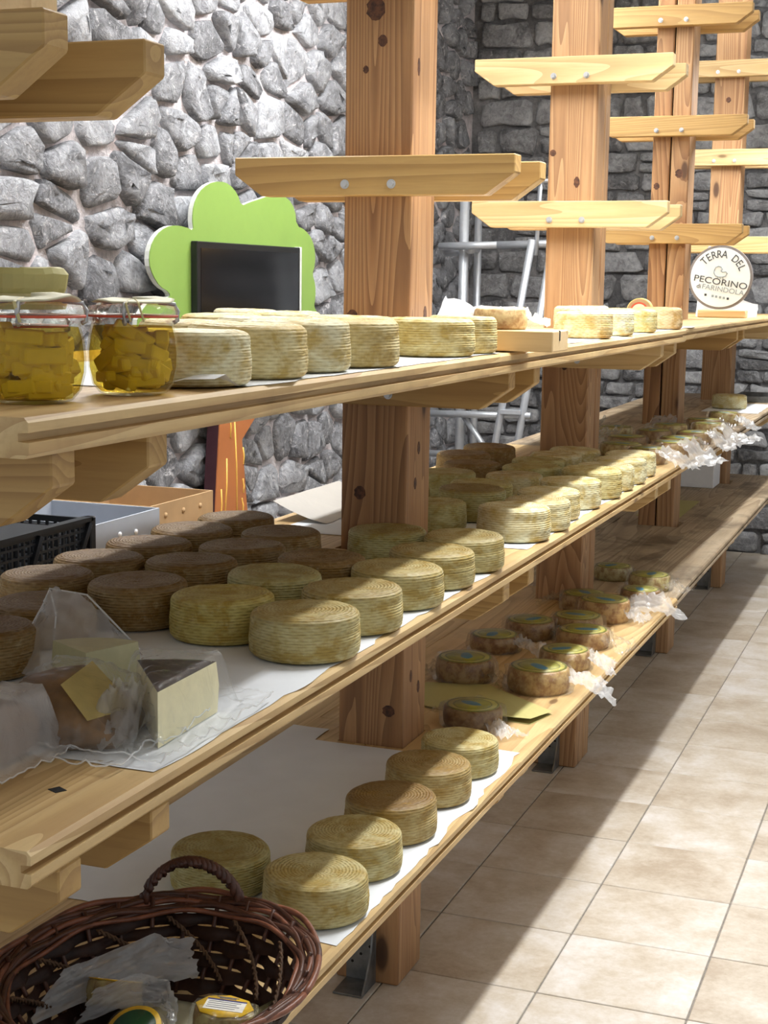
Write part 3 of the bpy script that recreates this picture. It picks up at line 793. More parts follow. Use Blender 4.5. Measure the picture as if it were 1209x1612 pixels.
TOP = [(-0.914, 1.727, .083, .069, CRM, .05, 'cream cheese wheel next to the pickle jars on the top shelf'),
     (-0.913, 1.902, .083, .073, (230, 218, 168), .15, 'second cheese wheel from the jars along the top shelf edge'),
     (-0.919, 2.078, .083, .075, CRM, .1, 'third cheese wheel from the jars along the top shelf edge'),
     (-0.905, 2.252, .083, .073, (222, 206, 152), .2, 'fourth cheese wheel from the jars along the top shelf edge'),
     (-0.906, 2.660, .083, .068, (228, 214, 156), .05, 'smooth yellow cheese wheel on the top shelf, before the last one of the near group'),
     (-0.892, 2.812, .068, .070, (226, 212, 156), .1, 'cheese wheel on the top shelf next to the loose wood block'),
     (-1.452, 3.020, .072, .070, CRM, .2, 'cheese wheel farthest back on the top shelf, in front of the screen'),
     (-1.300, 2.600, .080, .069, (228, 214, 166), .2, 'cheese wheel in the second row of the top shelf, left below the screen'),
     (-1.310, 2.900, .080, .069, CRM, .1, 'cheese wheel in the second row of the top shelf, left of the nearest large post'),
     (-1.090, 2.080, .083, .070, (228, 214, 166), .2, 'cheese wheel hidden behind the front row of the top shelf, near the jars'),
     (-1.085, 2.330, .083, .072, CRM, .15, 'cheese wheel behind the fourth one of the front row, top shelf'),
     (-1.000, 2.500, .083, .072, CRM, .15, 'cheese wheel behind the smooth yellow one on the top shelf')]
for a in TOP: wheel(a[0], a[1], z, *a[2:7], 'cheese wheels on the near top shelf')
TF = [(-0.893, 3.830, .075, .066, (224, 204, 154), .1, 'ribbed cheese wheel on the top shelf, right of the film wrapped one'),
     (-1.040, 4.430, .082, .072, CRM, .1, 'cheese wheel on the top shelf in front of the split post'),
     (-0.890, 4.080, .075, .067, CRM, .15, 'second cheese wheel of the far group on the top shelf edge'),
     (-0.892, 4.430, .075, .067, (224, 212, 156), .15, 'third cheese wheel of the far group on the top shelf edge'),
     (-0.892, 4.850, .078, .067, (216, 190, 146), .2, 'last pinkish cheese wheel of the far group, left of the round sign')]
for a in TF: wheel(a[0], a[1], z, *a[2:7], 'cheese wheels on the far top shelf')

# ------------------------------------------------------------------ wrapped cheeses
def crumple(p, s, o): return nz(p, s, o)+0.5*nz(p, s*2.3, o+9)
def film_shell(c, r, h, seed, grow=1.10, tag_=0.0):
    prof = [(r*0.3, 0.0015), (r*1.02*grow, 0.002), (r*1.05*grow, h*0.25), (r*1.02*grow, h*0.7), (r*0.98*grow, h*0.98), (r*0.80*grow, h*1.06), (r*0.4, h*1.04), (0.0, h*1.05)]
    def fn(rr, zz, a, i):
        k = crumple((math.cos(a)*2, math.sin(a)*2, zz*40), 1.3, seed)
        if i >= 1 and rr > 0: rr = rr*(1+0.09*k*(1 if i in (2, 3, 4) else 0.3)); zz = max(0.001, zz+0.004*k*(1 if i > 1 else 0))
        return rr, zz
    me = lathe(prof, 30, 'film', fn, c); 
    me.polygons.foreach_set('use_smooth', [False]*len(me.polygons)); return me
def film_tail(c, ang, L, w, z, seed, lift=0.02, n=16, m=14, droop=0.0, flare=1.3):
    """crumpled flat end of a bag, from c outwards in direction ang"""
    bm = bmesh.new(); g = []
    d = Vector((math.cos(ang), math.sin(ang), 0)); s = Vector((-d.y, d.x, 0))
    for i in range(n+1):
        f = i/n; rowv = []
        for j in range(m+1):
            e = (j/m-0.5)*w*(0.7+(flare-0.7)*f)*(1+0.15*nz((f*3, j*.6, seed), 1))
            p = Vector(c)+d*(L*f*(1+0.18*nz((j*0.5, seed, 2), 1)))+s*e
            k = crumple((f*3.2, j*0.32, seed*1.7), 1.2, seed)
            zz = z+0.002+lift*(1-f)*0.8+abs(k)*0.028+0.006*abs(nz((f*9, j*1.0, seed), 1))
            if p.x > XF+0.01: zz -= min(0.022, droop*(p.x-XF-0.01))
            rowv.append(bm.verts.new((p.x, p.y, max(zz, z+0.0015) if p.x < XF+0.02 else zz)))
        g.append(rowv)
    for i in range(n):
        for j in range(m): bm.faces.new((g[i][j], g[i+1][j], g[i+1][j+1], g[i][j+1]))
    return mesh_from(bm, 'film_tail', True)
def disc_mesh(r, h, seed):
    me = lathe([(0, 0), (r*.93, 0), (r, h*.2), (r*1.01, h*.6), (r*.97, h*.93), (r*.9, h), (0, h)], 40, 'cheese_disc', lambda rr, zz, a, i: (rr*(1+0.015*nz((math.cos(a)*1.5, math.sin(a)*1.5, seed+zz*30), 1)), zz))
    return me
wrapn = [0]
def wrapped(x, y, z, r, h, label, group, tails=(), col=(150, 120, 70), film='film', labelled=True):
    wrapn[0] += 1; sd = wrapn[0]*1.37
    t = thing('wrapped_cheese', label, 'cheese', (x, y, z), group=group)
    me = disc_mesh(r, h, sd); o = put('cheese_disc', me, M['discrind'], t, world=False)
    o.color = (*lin(col), 1)
    if labelled:
        lb = lathe([(0, 0.0), (r*0.90, 0.0), (r*0.90, 0.0012), (0, 0.0012)], 32, 'label'); b = put('label', lb, M['disc_label'], t, world=False, loc=(0, 0, h+0.0004)); b.rotation_euler.z = sd*2; b.scale = (r/0.0705, r/0.0705, 1)
        lb.transform(Matrix.Scale(0.0705/r, 4, (1, 0, 0))); lb.transform(Matrix.Scale(0.0705/r, 4, (0, 1, 0)))
    put('film', film_shell((0, 0, 0), r, h, sd), M[film], t, world=False)
    for q, (ang, L, w, lift, droop, mt) in enumerate(tails):
        a = R(ang); me = film_tail((x+math.cos(a)*r*0.9, y+math.sin(a)*r*0.9, 0), a, L, w, z, sd+q*3.1, lift, droop=droop)
        put('film_tail', me, M[mt], t)
    return t
dm = NT('disc_rind'); v_ = dm.coords(20.0); n_ = dm.noise(v_, 45, 5, 0.65); dm.base(dm.mix(dm.ramp(n_, [(0.4, (0, 0, 0)), (0.6, (1, 1, 1))]), dm.mix(1.0, dm.oi.outputs['Color'], srgb(190, 160, 120), 'MULTIPLY'), dm.oi.outputs['Color'])); dm.rough(0.45); M['discrind'] = dm.m
z = Z1+0.0005
F_, K_ = 'film', 'film_milky'
G_ = 'film wrapped cheeses on the bottom shelf'
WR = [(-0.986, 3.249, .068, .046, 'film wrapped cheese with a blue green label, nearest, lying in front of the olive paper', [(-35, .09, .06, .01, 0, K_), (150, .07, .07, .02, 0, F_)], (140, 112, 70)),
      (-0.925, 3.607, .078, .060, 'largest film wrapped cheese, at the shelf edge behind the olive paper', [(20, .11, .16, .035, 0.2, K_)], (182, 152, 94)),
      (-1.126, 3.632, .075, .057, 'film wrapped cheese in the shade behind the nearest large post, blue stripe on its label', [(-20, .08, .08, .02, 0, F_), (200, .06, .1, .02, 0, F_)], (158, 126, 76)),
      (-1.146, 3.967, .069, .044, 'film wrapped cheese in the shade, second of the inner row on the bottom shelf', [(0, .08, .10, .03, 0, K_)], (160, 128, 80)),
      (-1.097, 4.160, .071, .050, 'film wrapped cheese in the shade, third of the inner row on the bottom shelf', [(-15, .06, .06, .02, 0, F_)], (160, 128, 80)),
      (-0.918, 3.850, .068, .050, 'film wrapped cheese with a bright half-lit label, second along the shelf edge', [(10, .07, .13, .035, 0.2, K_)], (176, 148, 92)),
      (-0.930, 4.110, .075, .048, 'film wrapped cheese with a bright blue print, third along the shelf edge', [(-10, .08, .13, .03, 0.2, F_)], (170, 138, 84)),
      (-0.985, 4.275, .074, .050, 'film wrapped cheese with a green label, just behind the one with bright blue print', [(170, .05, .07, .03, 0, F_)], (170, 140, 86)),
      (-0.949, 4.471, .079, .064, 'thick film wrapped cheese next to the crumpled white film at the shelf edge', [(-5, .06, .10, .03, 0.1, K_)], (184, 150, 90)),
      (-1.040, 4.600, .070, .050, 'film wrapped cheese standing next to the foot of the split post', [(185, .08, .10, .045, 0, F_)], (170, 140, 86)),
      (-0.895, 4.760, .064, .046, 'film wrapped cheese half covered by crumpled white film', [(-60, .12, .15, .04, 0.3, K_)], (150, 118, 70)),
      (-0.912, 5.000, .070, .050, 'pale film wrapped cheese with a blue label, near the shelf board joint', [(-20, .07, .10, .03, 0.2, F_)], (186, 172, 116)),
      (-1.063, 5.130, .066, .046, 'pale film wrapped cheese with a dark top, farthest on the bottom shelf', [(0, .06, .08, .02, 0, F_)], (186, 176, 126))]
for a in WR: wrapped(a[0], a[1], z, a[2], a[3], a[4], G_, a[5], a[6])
z = Z2+0.0005
G_ = 'bagged cheeses on the far middle shelf'
CL = [(-0.925, 4.93, 'first bagged cheese on the far middle shelf, right after the last bare wheel', [(-15, .09, .16, .05, .5, K_), (60, .08, .12, .06, 0, F_)]),
      (-0.885, 5.16, 'bagged cheese whose crumpled film hangs over the shelf edge above the white box', [(-20, .10, .18, .06, .9, K_)]),
      (-1.045, 5.10, 'bagged cheese under a rolled clear film tube beside the split post', [(200, .14, .18, .06, 0, K_), (100, .06, .14, .05, 0, F_)]),
      (-1.080, 5.36, 'bagged cheese with a raised film peak, inner row of the far middle shelf', [(150, .10, .16, .07, 0, K_)]),
      (-0.895, 5.38, 'bagged cheese with a lime green label, second along the far shelf edge', [(0, .06, .12, .04, .5, F_)]),
      (-1.190, 5.70, 'bagged cheese leaning to the back of the far middle shelf', [(170, .09, .16, .08, 0, K_)]),
      (-1.030, 5.62, 'bagged cheese in the middle of the clear bags, far middle shelf', [(80, .07, .14, .05, 0, F_)]),
      (-0.890, 5.66, 'bagged cheese with a cream rind, third along the far shelf edge', [(-10, .09, .16, .05, .7, K_)]),
      (-1.020, 5.90, 'bagged cheese in front of the cracked post, far middle shelf', [(120, .06, .12, .08, 0, K_)]),
      (-0.880, 5.95, 'bagged cheese fourth along the far shelf edge', [(-15, .12, .20, .04, .9, K_)]),
      (-0.940, 6.22, 'bagged cheese with a yellow label right of the cracked post', [(0, .06, .12, .04, .4, F_)]),
      (-0.900, 6.50, 'farthest bagged cheese, before the lone wheel', [(-10, .08, .15, .03, .6, K_)])]
for i, (x, y, lab, tails) in enumerate(CL):
    wrapped(x, y, z, random.uniform(.060, .072), random.uniform(.042, .052), lab, G_, tails, random.choice([(190, 170, 110), (160, 130, 80), (200, 186, 130)]))

# ------------------------------------------------------------------ top shelf: wood block, wrapped cheese, film
t = thing('wood_block', 'pale planed wood block lying across the top shelf edge', 'wood block', (-0.86, 2.966, Z3), group=None)
put('block_body', box(-1.00, -0.737, 2.905, 3.030, Z3+0.003, Z3+0.044, 0.002), M['block'], t)
put('saw_cut', box(-0.760, -0.7362, 2.955, 2.962, Z3+0.024, Z3+0.0443), M['hole'], t)
wrapped(-0.862, 2.968, Z3+0.045, .054, .040, 'small film wrapped cheese resting on the wood block', None, [(20, .05, .08, .02, 0, K_), (170, .05, .08, .02, 0, F_)], (214, 186, 130), labelled=False)
def blob_sheet(name, pts, mat, seed, n=14, m=8, amp=0.015):
    """soft crumpled sheet spanned between two polylines pts[0], pts[1]"""
    bm = bmesh.new(); g = []
    A, B_ = [[Vector(p) for p in q] for q in pts]
    def at(q, f):
        k = f*(len(q)-1); i = min(int(k), len(q)-2); return q[i].lerp(q[i+1], k-i)
    for i in range(n+1):
        rowv = []
        for j in range(m+1):
            p = at(A, i/n).lerp(at(B_, i/n), j/m); k = crumple((i*7.0/n, j*5.0/m, seed), 1.0, seed)+.7*(1-abs(nz((i*9.0/n, j*7.0/m, seed), 1, 3)))**4-.3
            rowv.append(bm.verts.new(p+Vector((amp*k, amp*crumple((i*7.0/n, j*5.0/m, seed+20), 1, seed), amp*0.7*k))))
        g.append(rowv)
    for i in range(n):
        for j in range(m): bm.faces.new((g[i][j], g[i+1][j], g[i+1][j+1], g[i][j+1]))
    return mesh_from(bm, name, True)
me = blob_sheet('plastic_sheet', [[(-1.10, 3.22, Z3+.012), (-1.02, 3.25, Z3+.012), (-0.93, 3.22, Z3+.012)], [(-1.09, 3.30, Z3+.105), (-1.02, 3.31, Z3+.085), (-0.94, 3.28, Z3+.075)]], 'film_milky', 4, amp=0.006)
tag(single('plastic_sheet', me, M['paper'], (-1.02, 3.26, Z3)), 'bluish white plastic sheet standing behind the last near cheese on the top shelf', 'plastic')

# ------------------------------------------------------------------ pickle jars
def jar(x, y, r, h, label, seed, cover=False, nst=46):
    t = thing('pickle_jar', label, 'jar', (x, y, Z3+0.0005), group='jars on the top shelf')
    rn = random.Random(seed)
    hb = h*0.80
    prof = [(0, 0.001), (r*.62, 0.0), (r*.74, h*.02), (r*.90, h*.12), (r*.99, h*.30), (r*1.0, h*.45), (r*.96, h*.62), (r*.90, h*.74), (r*.90, h*.79), (r*.985, h*.80), (r*.985, h*.835)]
    put('glass_body', lathe(prof, 48, 'glass_body', cap=False), M['glass'], t, world=False)
    put('oil', lathe([(0, .004)]+[(a*.955, max(b, .004)) for a, b in prof[1:8]]+[(0, h*.735)], 40, 'oil'), M['oil'], t, world=False)
    put('rubber_ring', lathe([(r*.90, h*.838), (r*1.0, h*.838), (r*1.0, h*.862), (r*.90, h*.862)], 48, 'rubber_ring'), M['rubber'], t, world=False)
    put('glass_lid', lathe([(r*.98, h*.865), (r*.99, h*.91), (r*.95, h*.955), (r*.80, h*.965), (r*.76, h*.985), (0, h*.985)], 48, 'glass_lid'), M['glass'], t, world=False)
    for a in (R(-70), R(50), R(170)):
        ca, sa = math.cos(a), math.sin(a)
        pts = [(ca*r*.6, sa*r*.6, h*.995), (ca*r*.98, sa*r*.98, h*.975), (ca*r*1.06, sa*r*1.06, h*.90), (ca*r*1.05, sa*r*1.05, h*.80), (ca*r*.96, sa*r*.96, h*.775)]
        put('clip', tube(pts, .0028, 6), M['steel'], t, world=False)
    tries = 0; k = 0
    while k < nst and tries < 400:
        tries += 1
        zz = h*(.05+.62*k/nst); L = rn.uniform(.030, .052)*r/.055; s = rn.uniform(.0060, .0088)*r/.055
        rmax = r*.93*min(1, .72+1.4*zz/h)-s*1.6
        a = rn.uniform(0, 6.283); d = rmax*(.72+.3*rn.random())
        yaw = a+math.pi/2+rn.uniform(-.25, .25); pit = rn.choice([0, 0, .15, -.2, .5, -.6])+rn.uniform(-.12, .12)
        me = box(-L/2, L/2, -s, s, -s, s, .0018)
        o = put('cheese_stick', me, M['stick'], t, world=False, loc=(math.cos(a)*(d-.004), math.sin(a)*(d-.004), max(zz, s+.005+L/2*abs(math.sin(pit)))))
        o.rotation_euler = (0, pit, yaw)
        k += 1
    if cover:
        me = lathe([(r*.5, h*.99), (r*.86, h*.988), (r*.92, h*1.0), (r*.84, h*1.012), (r*.5, h*1.03), (0, h*1.02)], 28, 'paper_tag', lambda rr, zz, a, i: (rr*(1+.10*nz((math.cos(a)*1.5, math.sin(a)*1.5, seed), 1)), zz+(.010*max(0, nz((math.cos(a)*1.6, math.sin(a)*1.6, seed*1.3), 1)) if i > 0 else 0)))
        put('paper_tag', me, M['paper_cream'], t, world=False)
        bm = bmesh.new()
        for q in range(2):
            a = rn.uniform(-1.3, -.9); bm_tube(bm, [(math.cos(a)*r*.5, math.sin(a)*r*.5, h*1.03), (math.cos(a)*r*1.04, math.sin(a)*r*1.04, h*.99), (math.cos(a+.1)*r*1.08, math.sin(a+.1)*r*1.08, h*.80)], .0013, 5)
        put('raffia_string', mesh_from(bm, 'raffia_string'), M['raffia'], t, world=False)
    return t
jar(-0.925, 1.398, .0575, .108, 'rounded glass jar of cheese sticks in oil at the left picture edge', 3, True)
jar(-0.893, 1.556, .0525, .106, 'rounded glass jar of cheese sticks in oil next to the cream cheese wheel', 8, True)
t = jar(-1.020, 1.520, .054, .090, 'jar with an olive paper cap behind the leftmost oil jar', 12, False, 6)
cap = lathe([(.0, .001), (.050, .0), (.053, .006), (.051, .016), (.053, .024), (.054, .040), (.050, .047), (.0, .046)], 28, 'paper_cap', lambda r, z, a, i: (r*(1+.05*nz((math.cos(a)*2.5, math.sin(a)*2.5, i*.5), 1)+.025*nz((math.cos(a)*7, math.sin(a)*7, i*.3), 1)), z+.003*nz((math.cos(a)*3, math.sin(a)*3, 7), 1)*(i > 3)))
cap.polygons.foreach_set('use_smooth', [False]*len(cap.polygons))
put('paper_cap', cap, M['paper_olive'], t, world=False, loc=(0, 0, .096))
put('band', lathe([(.0535, .012), (.056, .012), (.056, .018), (.0535, .018)], 28, 'band'), M['raffia'], t, world=False, loc=(0, 0, .096))

# ------------------------------------------------------------------ bagged wedges on the near middle shelf
def wedge(name, label, x, y, z, r, h, a0, a1, rind, paste, top, rx=0.0):
    t = thing(name, label, 'cheese', (x, y, z))
    n = 14
    bm = bmesh.new()
    ang = [a0+(a1-a0)*i/n for i in range(n+1)]
    lo = [bm.verts.new((r*.97*math.cos(a), r*.97*math.sin(a), 0)) for a in ang]
    mi = [bm.verts.new((r*math.cos(a), r*math.sin(a), h*.5)) for a in ang]
    hi = [bm.verts.new((r*.95*math.cos(a), r*.95*math.sin(a), h*.97)) for a in ang]
    for A, B_ in ((lo, mi), (mi, hi)):
        for i in range(n): bm.faces.new((A[i], A[i+1], B_[i+1], B_[i]))
    put('rind', mesh_from(bm, 'rind', True), M[rind], t, world=False)
    bm = bmesh.new(); c0 = bm.verts.new((0, 0, 0)); c1 = bm.verts.new((0, 0, h*.985))
    A = [bm.verts.new((r*.97*math.cos(a), r*.97*math.sin(a), 0)) for a in ang]; Mi = [bm.verts.new((r*math.cos(a), r*math.sin(a), h*.5)) for a in (a0, a1)]
    H = [bm.verts.new((r*.95*math.cos(a), r*.95*math.sin(a), h*.97)) for a in (a0, a1)]
    bm.faces.new((c0, A[0], Mi[0], H[0], c1)); bm.faces.new((c0, c1, H[1], Mi[1], A[-1])); bm.faces.new([c0]+A[::-1])
    put('cut_face', mesh_from(bm, 'cut_face'), M[paste], t, world=False)
    bm = bmesh.new(); c1 = bm.verts.new((0, 0, h*.985)); H = [bm.verts.new((r*.95*math.cos(a), r*.95*math.sin(a), h*.972)) for a in ang]
    for i in range(n): bm.faces.new((c1, H[i], H[i+1]))
    put('top_crust', mesh_from(bm, 'top_crust'), M[top], t, world=False)
    return t
def film_bag(t, c, size, seed, mat='film', n=3, k=0.16, e=0.55, flat=False):
    """crumpled closed bag: superellipsoid with creases, resting on the shelf"""
    bm = bmesh.new(); bmesh.ops.create_icosphere(bm, subdivisions=n+1, radius=1.0)
    for v in bm.verts:
        d = v.co.normalized(); s = [math.copysign(abs(q)**e, q) for q in d]
        q = 1+k*crumple((d.x*1.6, d.y*1.6, d.z*1.6), 1.0, seed)+0.05*nz((d.x*7, d.y*7, d.z*7), 1, seed)
        v.co = Vector((c[0]+s[0]*size[0]*q, c[1]+s[1]*size[1]*q, max(c[2]+s[2]*size[2]*q, Z2+0.0012)))
    return put('film', mesh_from(bm, 'film', not flat), M[mat], t)
Zm = Z2+0.0022
def poly_dist(p, x, y):
    ins = False; d = 9.0
    for i in range(len(p)):
        (x0, y0), (x1, y1) = p[i], p[(i+1) % len(p)]
        if (y0 > y) != (y1 > y) and x < (x1-x0)*(y-y0)/(y1-y0)+x0: ins = not ins
        L2 = (x1-x0)**2+(y1-y0)**2; tt = max(0, min(1, ((x-x0)*(x1-x0)+(y-y0)*(y1-y0))/L2))
        d = min(d, math.hypot(x-x0-tt*(x1-x0), y-y0-tt*(y1-y0)))
    return 0.0 if ins else d
def ridge(p, o): return (1-abs(nz(p, 1.0, o)))**3
def drape(t, foot, hf, bounds, seed, mat='film', fall=0.035, step=0.006, skirt=0.006, seam=True):
    """one layer of film lying over an object: hf(x,y) is the object's height above the shelf, foot its outline"""
    x0, x1, y0, y1 = bounds; nx, ny = int((x1-x0)/step), int((y1-y0)/step)
    bm = bmesh.new(); g = []
    for i in range(nx+1):
        row_ = []
        for j in range(ny+1):
            x, y = x0+(x1-x0)*i/nx, y0+(y1-y0)*j/ny
            e = 0.10*(nz((i*.10, seed, 1), 1)), 0.10*nz((j*.10, seed, 2), 1)
            x += (x-(x0+x1)/2)*e[1]; y += (y-(y0+y1)/2)*e[0]
            d = poly_dist(foot, x, y); w = max(0, 1-d/fall); w = w*w*(3-2*w)
            fl = ridge((x*26, y*26, seed), seed)*0.010*(1-w*.65)+ridge((x*60, y*60, seed), seed+4)*0.004
            z_ = Z2+.0035+(hf(x, y)+.004)*w+fl+skirt*(1-w)*max(0, nz((x*14, y*14, seed), 1))
            if x > XF-.004: z_ = max(z_, Z2+.004)
            row_.append(bm.verts.new((x, y, z_)))
        g.append(row_)
    for i in range(nx):
        for j in range(ny): bm.faces.new((g[i][j], g[i+1][j], g[i+1][j+1], g[i][j+1]))
    edge = [v.co.copy() for v in g[-1]]; edge2 = [r_[0].co.copy() for r_ in g]
    put('film', mesh_from(bm, 'film', True), M[mat], t)
    if seam:
        put('film_seam', tube(edge, .0011, 5), M['film_edge'], t); put('film_seam', tube(edge2, .0011, 5), M['film_edge'], t)
# pale wedge with peppered crust
wa0, wa1, wr = R(92), R(128), .178
t = wedge('cheese_wedge', 'pale cheese wedge with black peppered crust, bagged in clear film on white paper', -0.884, 1.592, Zm, wr, .072, wa0, wa1, 'rind_brown', 'paste_pale', 'rind_black')
foot_ = [(-0.884, 1.592)]+[(-0.884+wr*math.cos(wa0+(wa1-wa0)*i/6), 1.592+wr*math.sin(wa0+(wa1-wa0)*i/6)) for i in range(7)]
drape(t, foot_, lambda x, y: .072, (-1.030, -0.845, 1.525, 1.850), 2.2, 'film', fall=.030)
put('film_tail', film_tail((-0.945, 1.640, 0), R(-72), .105, .085, Z2, 21.4, .060), M['film'], t)
put('film_tail', film_tail((-0.955, 1.650, 0), R(-80), .100, .060, Z2, 33.8, .070), M['film_milky'], t)
# yellow chunk with brown rind: tilted cut face on top
t = thing('cheese_chunk', 'yellow cheese chunk with brown rind in a clear bag, nearest the bare wood', 'cheese', (-0.99, 1.60, Zm))
T1, T2, T3, T4, T5 = [Vector(p) for p in ((-1.090, 1.600, 1.047), (-1.016, 1.585, 1.048), (-1.030, 1.680, 1.0540), (-0.952, 1.650, 1.0109), (-0.961, 1.555, 1.0178))]
low = [Vector(p) for p in ((-0.990, 1.530, Zm+.001), (-0.925, 1.566, Zm+.001), (-0.945, 1.700, Zm+.001), (-1.085, 1.690, Zm+.001), (-1.066, 1.560, Zm+.001), (-1.060, 1.556, 1.012), (-0.985, 1.527, .998), (-0.922, 1.566, .997), (-1.080, 1.675, 1.045))]
bm = bmesh.new()
for p in (T1, T2, T3, T4, T5, *low): bm.verts.new(p)
bmesh.ops.convex_hull(bm, input=bm.verts[:]); bmesh.ops.recalc_face_normals(bm, faces=bm.faces)
bmesh.ops.bevel(bm, geom=bm.edges[:], offset=.004, segments=2, affect='EDGES')
put('rind', mesh_from(bm, 'rind', True), M['rind_brown'], t)
nrm = (T3-T2).cross(T5-T2); nrm = nrm if nrm.z > 0 else -nrm; nrm.normalize()
bm = bmesh.new(); cen = (T2+T3+T4+T5)/4; ring_ = [cen.lerp(p, 1.04)+nrm*.0020 for p in (T2, T3, T4, T5)]
fc_ = bm.faces.new([bm.verts.new(p) for p in ring_]); bmesh.ops.solidify(bm, geom=[fc_], thickness=.006); bmesh.ops.recalc_face_normals(bm, faces=bm.faces)
put('cut_face', mesh_from(bm, 'cut_face'), M['paste'], t)
foot_ = [(p.x, p.y) for p in low[:5]]
drape(t, foot_, lambda x, y: max(.02, .066-max(0, (x+1.02))*.36-max(0, 1.59-y)*.45), (-1.110, -0.885, 1.490, 1.735), 6.4, 'film', fall=.022)
# piece with upright bag behind
t = wedge('cheese_wedge', 'greenish cheese wedge with dark rind under an upright milky film bag', -1.085, 1.755, Zm, .100, .064, R(72), R(150), 'rind_black', 'paste_grey', 'paste_grey')
lo_ = [(-1.245, 1.80, Z2+.012), (-1.19, 1.81, Z2+.010), (-1.12, 1.83, Z2+.010), (-1.050, 1.855, Z2+.006)]
hi_ = [(-1.236, 1.885, Z2+.095), (-1.228, 1.89, Z2+.118), (-1.165, 1.89, Z2+.114), (-1.070, 1.875, Z2+.045)]
put('film', blob_sheet('film', [lo_, hi_], 'film', 12, 26, 18, amp=0.010), M['film_milky'], t)
put('film_seam', tube(hi_, .0015, 5), M['film_edge'], t); put('film_seam', tube([hi_[1], (-1.205, 1.87, Z2+.085), (-1.195, 1.845, Z2+.035)], .0013, 5), M['film_edge'], t); put('film_seam', tube([lo_[0], hi_[0]], .0013, 5), M['film_edge'], t)
# leftmost bag
t = thing('cheese_chunk', 'brown rinded cheese chunk in a milky film bag at the left picture edge', 'cheese', (-1.03, 1.475, Zm))
put('rind', prism([(1.42, Zm+.001), (1.53, Zm+.001), (1.535, Zm+.04), (1.51, Zm+.066), (1.44, Zm+.070), (1.41, Zm+.04)], 'x', -1.064, -1.012, .005, 'rind'), M['rind_brown'], t)
drape(t, [(-1.064, 1.41), (-1.012, 1.41), (-1.012, 1.535), (-1.064, 1.535)], lambda x, y: .070, (-1.066, -0.968, 1.385, 1.560), 13.3, 'film_milky', fall=.030)
# dark knot plug in the bare wood
tag(single('knot_plug', prism([(-0.927, 1.415), (-0.912, 1.408), (-0.905, 1.420), (-0.920, 1.428)], 'z', Z2-.001, Z2+.0006), M['hole'], (-0.916, 1.418, Z2)), 'small black fleck on the bare wood of the middle shelf', 'fleck')

# ------------------------------------------------------------------ wicker basket on the bottom shelf
BX, BY = -0.925, 1.655
RIMZ = Z1+0.118
def basket():
    t = thing('wicker_basket', 'dark brown woven wicker basket with twisted handle on the bottom shelf', 'basket', (BX, BY, Z1))
    rx0, ry0, rx1, ry1 = .135, .150, .195, .232
    def at(f, a, k=0.0):
        w = max(f, 0.0)**0.8
        return Vector((BX+(rx0+(rx1-rx0)*w+k)*math.cos(a), BY+(ry0+(ry1-ry0)*w+k)*math.sin(a), Z1+.006+f*(RIMZ-Z1-.006)))
    put('base', lathe([(0, 0), (rx0+.005, 0), (rx0+.008, .006), (0, .008)], 40, 'base', c=(BX, BY, Z1+.001)), M['strip'], t)
    NS = 26
    for s in range(NS):
        a = 2*math.pi*s/NS
        put('stake', tube([at(f, a, .001) for f in (0, .25, .5, .75, 1.0)], .0035, 6), M['wicker'], t)
    NR = 6
    for r in range(NR):                       # flat strips woven over and under the stakes
        bm = bmesh.new(); seg = NS*4; fc = (r+.5)/NR*.80+.01; hw = .080
        ring = []
        for k in range(seg):
            a = 2*math.pi*k/seg
            o = .0065*math.cos(math.pi*(k/4+r)); hwk = hw*(0.88+0.12*math.cos(2*math.pi*k/4))
            ring.append([bm.verts.new(at(fc-hwk, a, o)), bm.verts.new(at(fc, a, o*1.15)), bm.verts.new(at(fc+hwk, a, o))])
        for k in range(seg):
            A, B_ = ring[k], ring[(k+1) % seg]
            for i in range(2): bm.faces.new((A[i], B_[i], B_[i+1], A[i+1]))
        bmesh.ops.solidify(bm, geom=bm.faces[:], thickness=.0018)
        put('woven_strip', mesh_from(bm, 'woven_strip', True), M['strip'], t)
    for q in range(9):                        # rim rods, loosely plaited
        rn = random.Random(40+q); ph = rn.uniform(0, 6.28); pts = []
        for k in range(97):
            a = 2*math.pi*k/96
            p = at(.84+.018*q, a, .0022*math.sin(a*7+ph+q*2.1)+(-.008+.0028*q))
            p.z += .0035*math.sin(a*8+ph*1.7)
            pts.append(p)
        put('rim_rod', tube(pts, .0036+.0005*(q % 3), 6), M['wicker' if q % 4 else 'wicker_l'], t)
    a0, a1 = R(88), R(128)
    for st in range(3):                       # twisted handle at the far side
        pts = []
        for k in range(49):
            f = k/48; a = a0+(a1-a0)*f
            p = at(1.0, a, .004); p.z += .062*math.sin(math.pi*f)**0.55-.01; p.y += -.010*math.sin(math.pi*f)
            w = 2*math.pi*(f*7+st/3); p += Vector((.004*math.cos(w), .003*math.sin(w), .004*math.sin(w)))
            pts.append(p)
        h = put('handle_strand', tube(pts, .0052, 6), M['wicker'], t)
    for s in range(9):                        # diagonal twisted cords inside
        bm = bmesh.new(); b0 = R(20+s*32)
        for st in range(2):
            pts = []
            for k in range(29):
                f = k/28; a = b0+R(34)*f; w = 2*math.pi*(f*8+st/2)
                p = at(.18+.62*f, a, -.012); p += Vector((.002*math.cos(w), .002*math.sin(w), .002*math.sin(w))); pts.append(p)
            bm_tube(bm, pts, .0020, 5)
        put('cord', mesh_from(bm, 'cord', True), M['twine'], t)
    return t
basket()
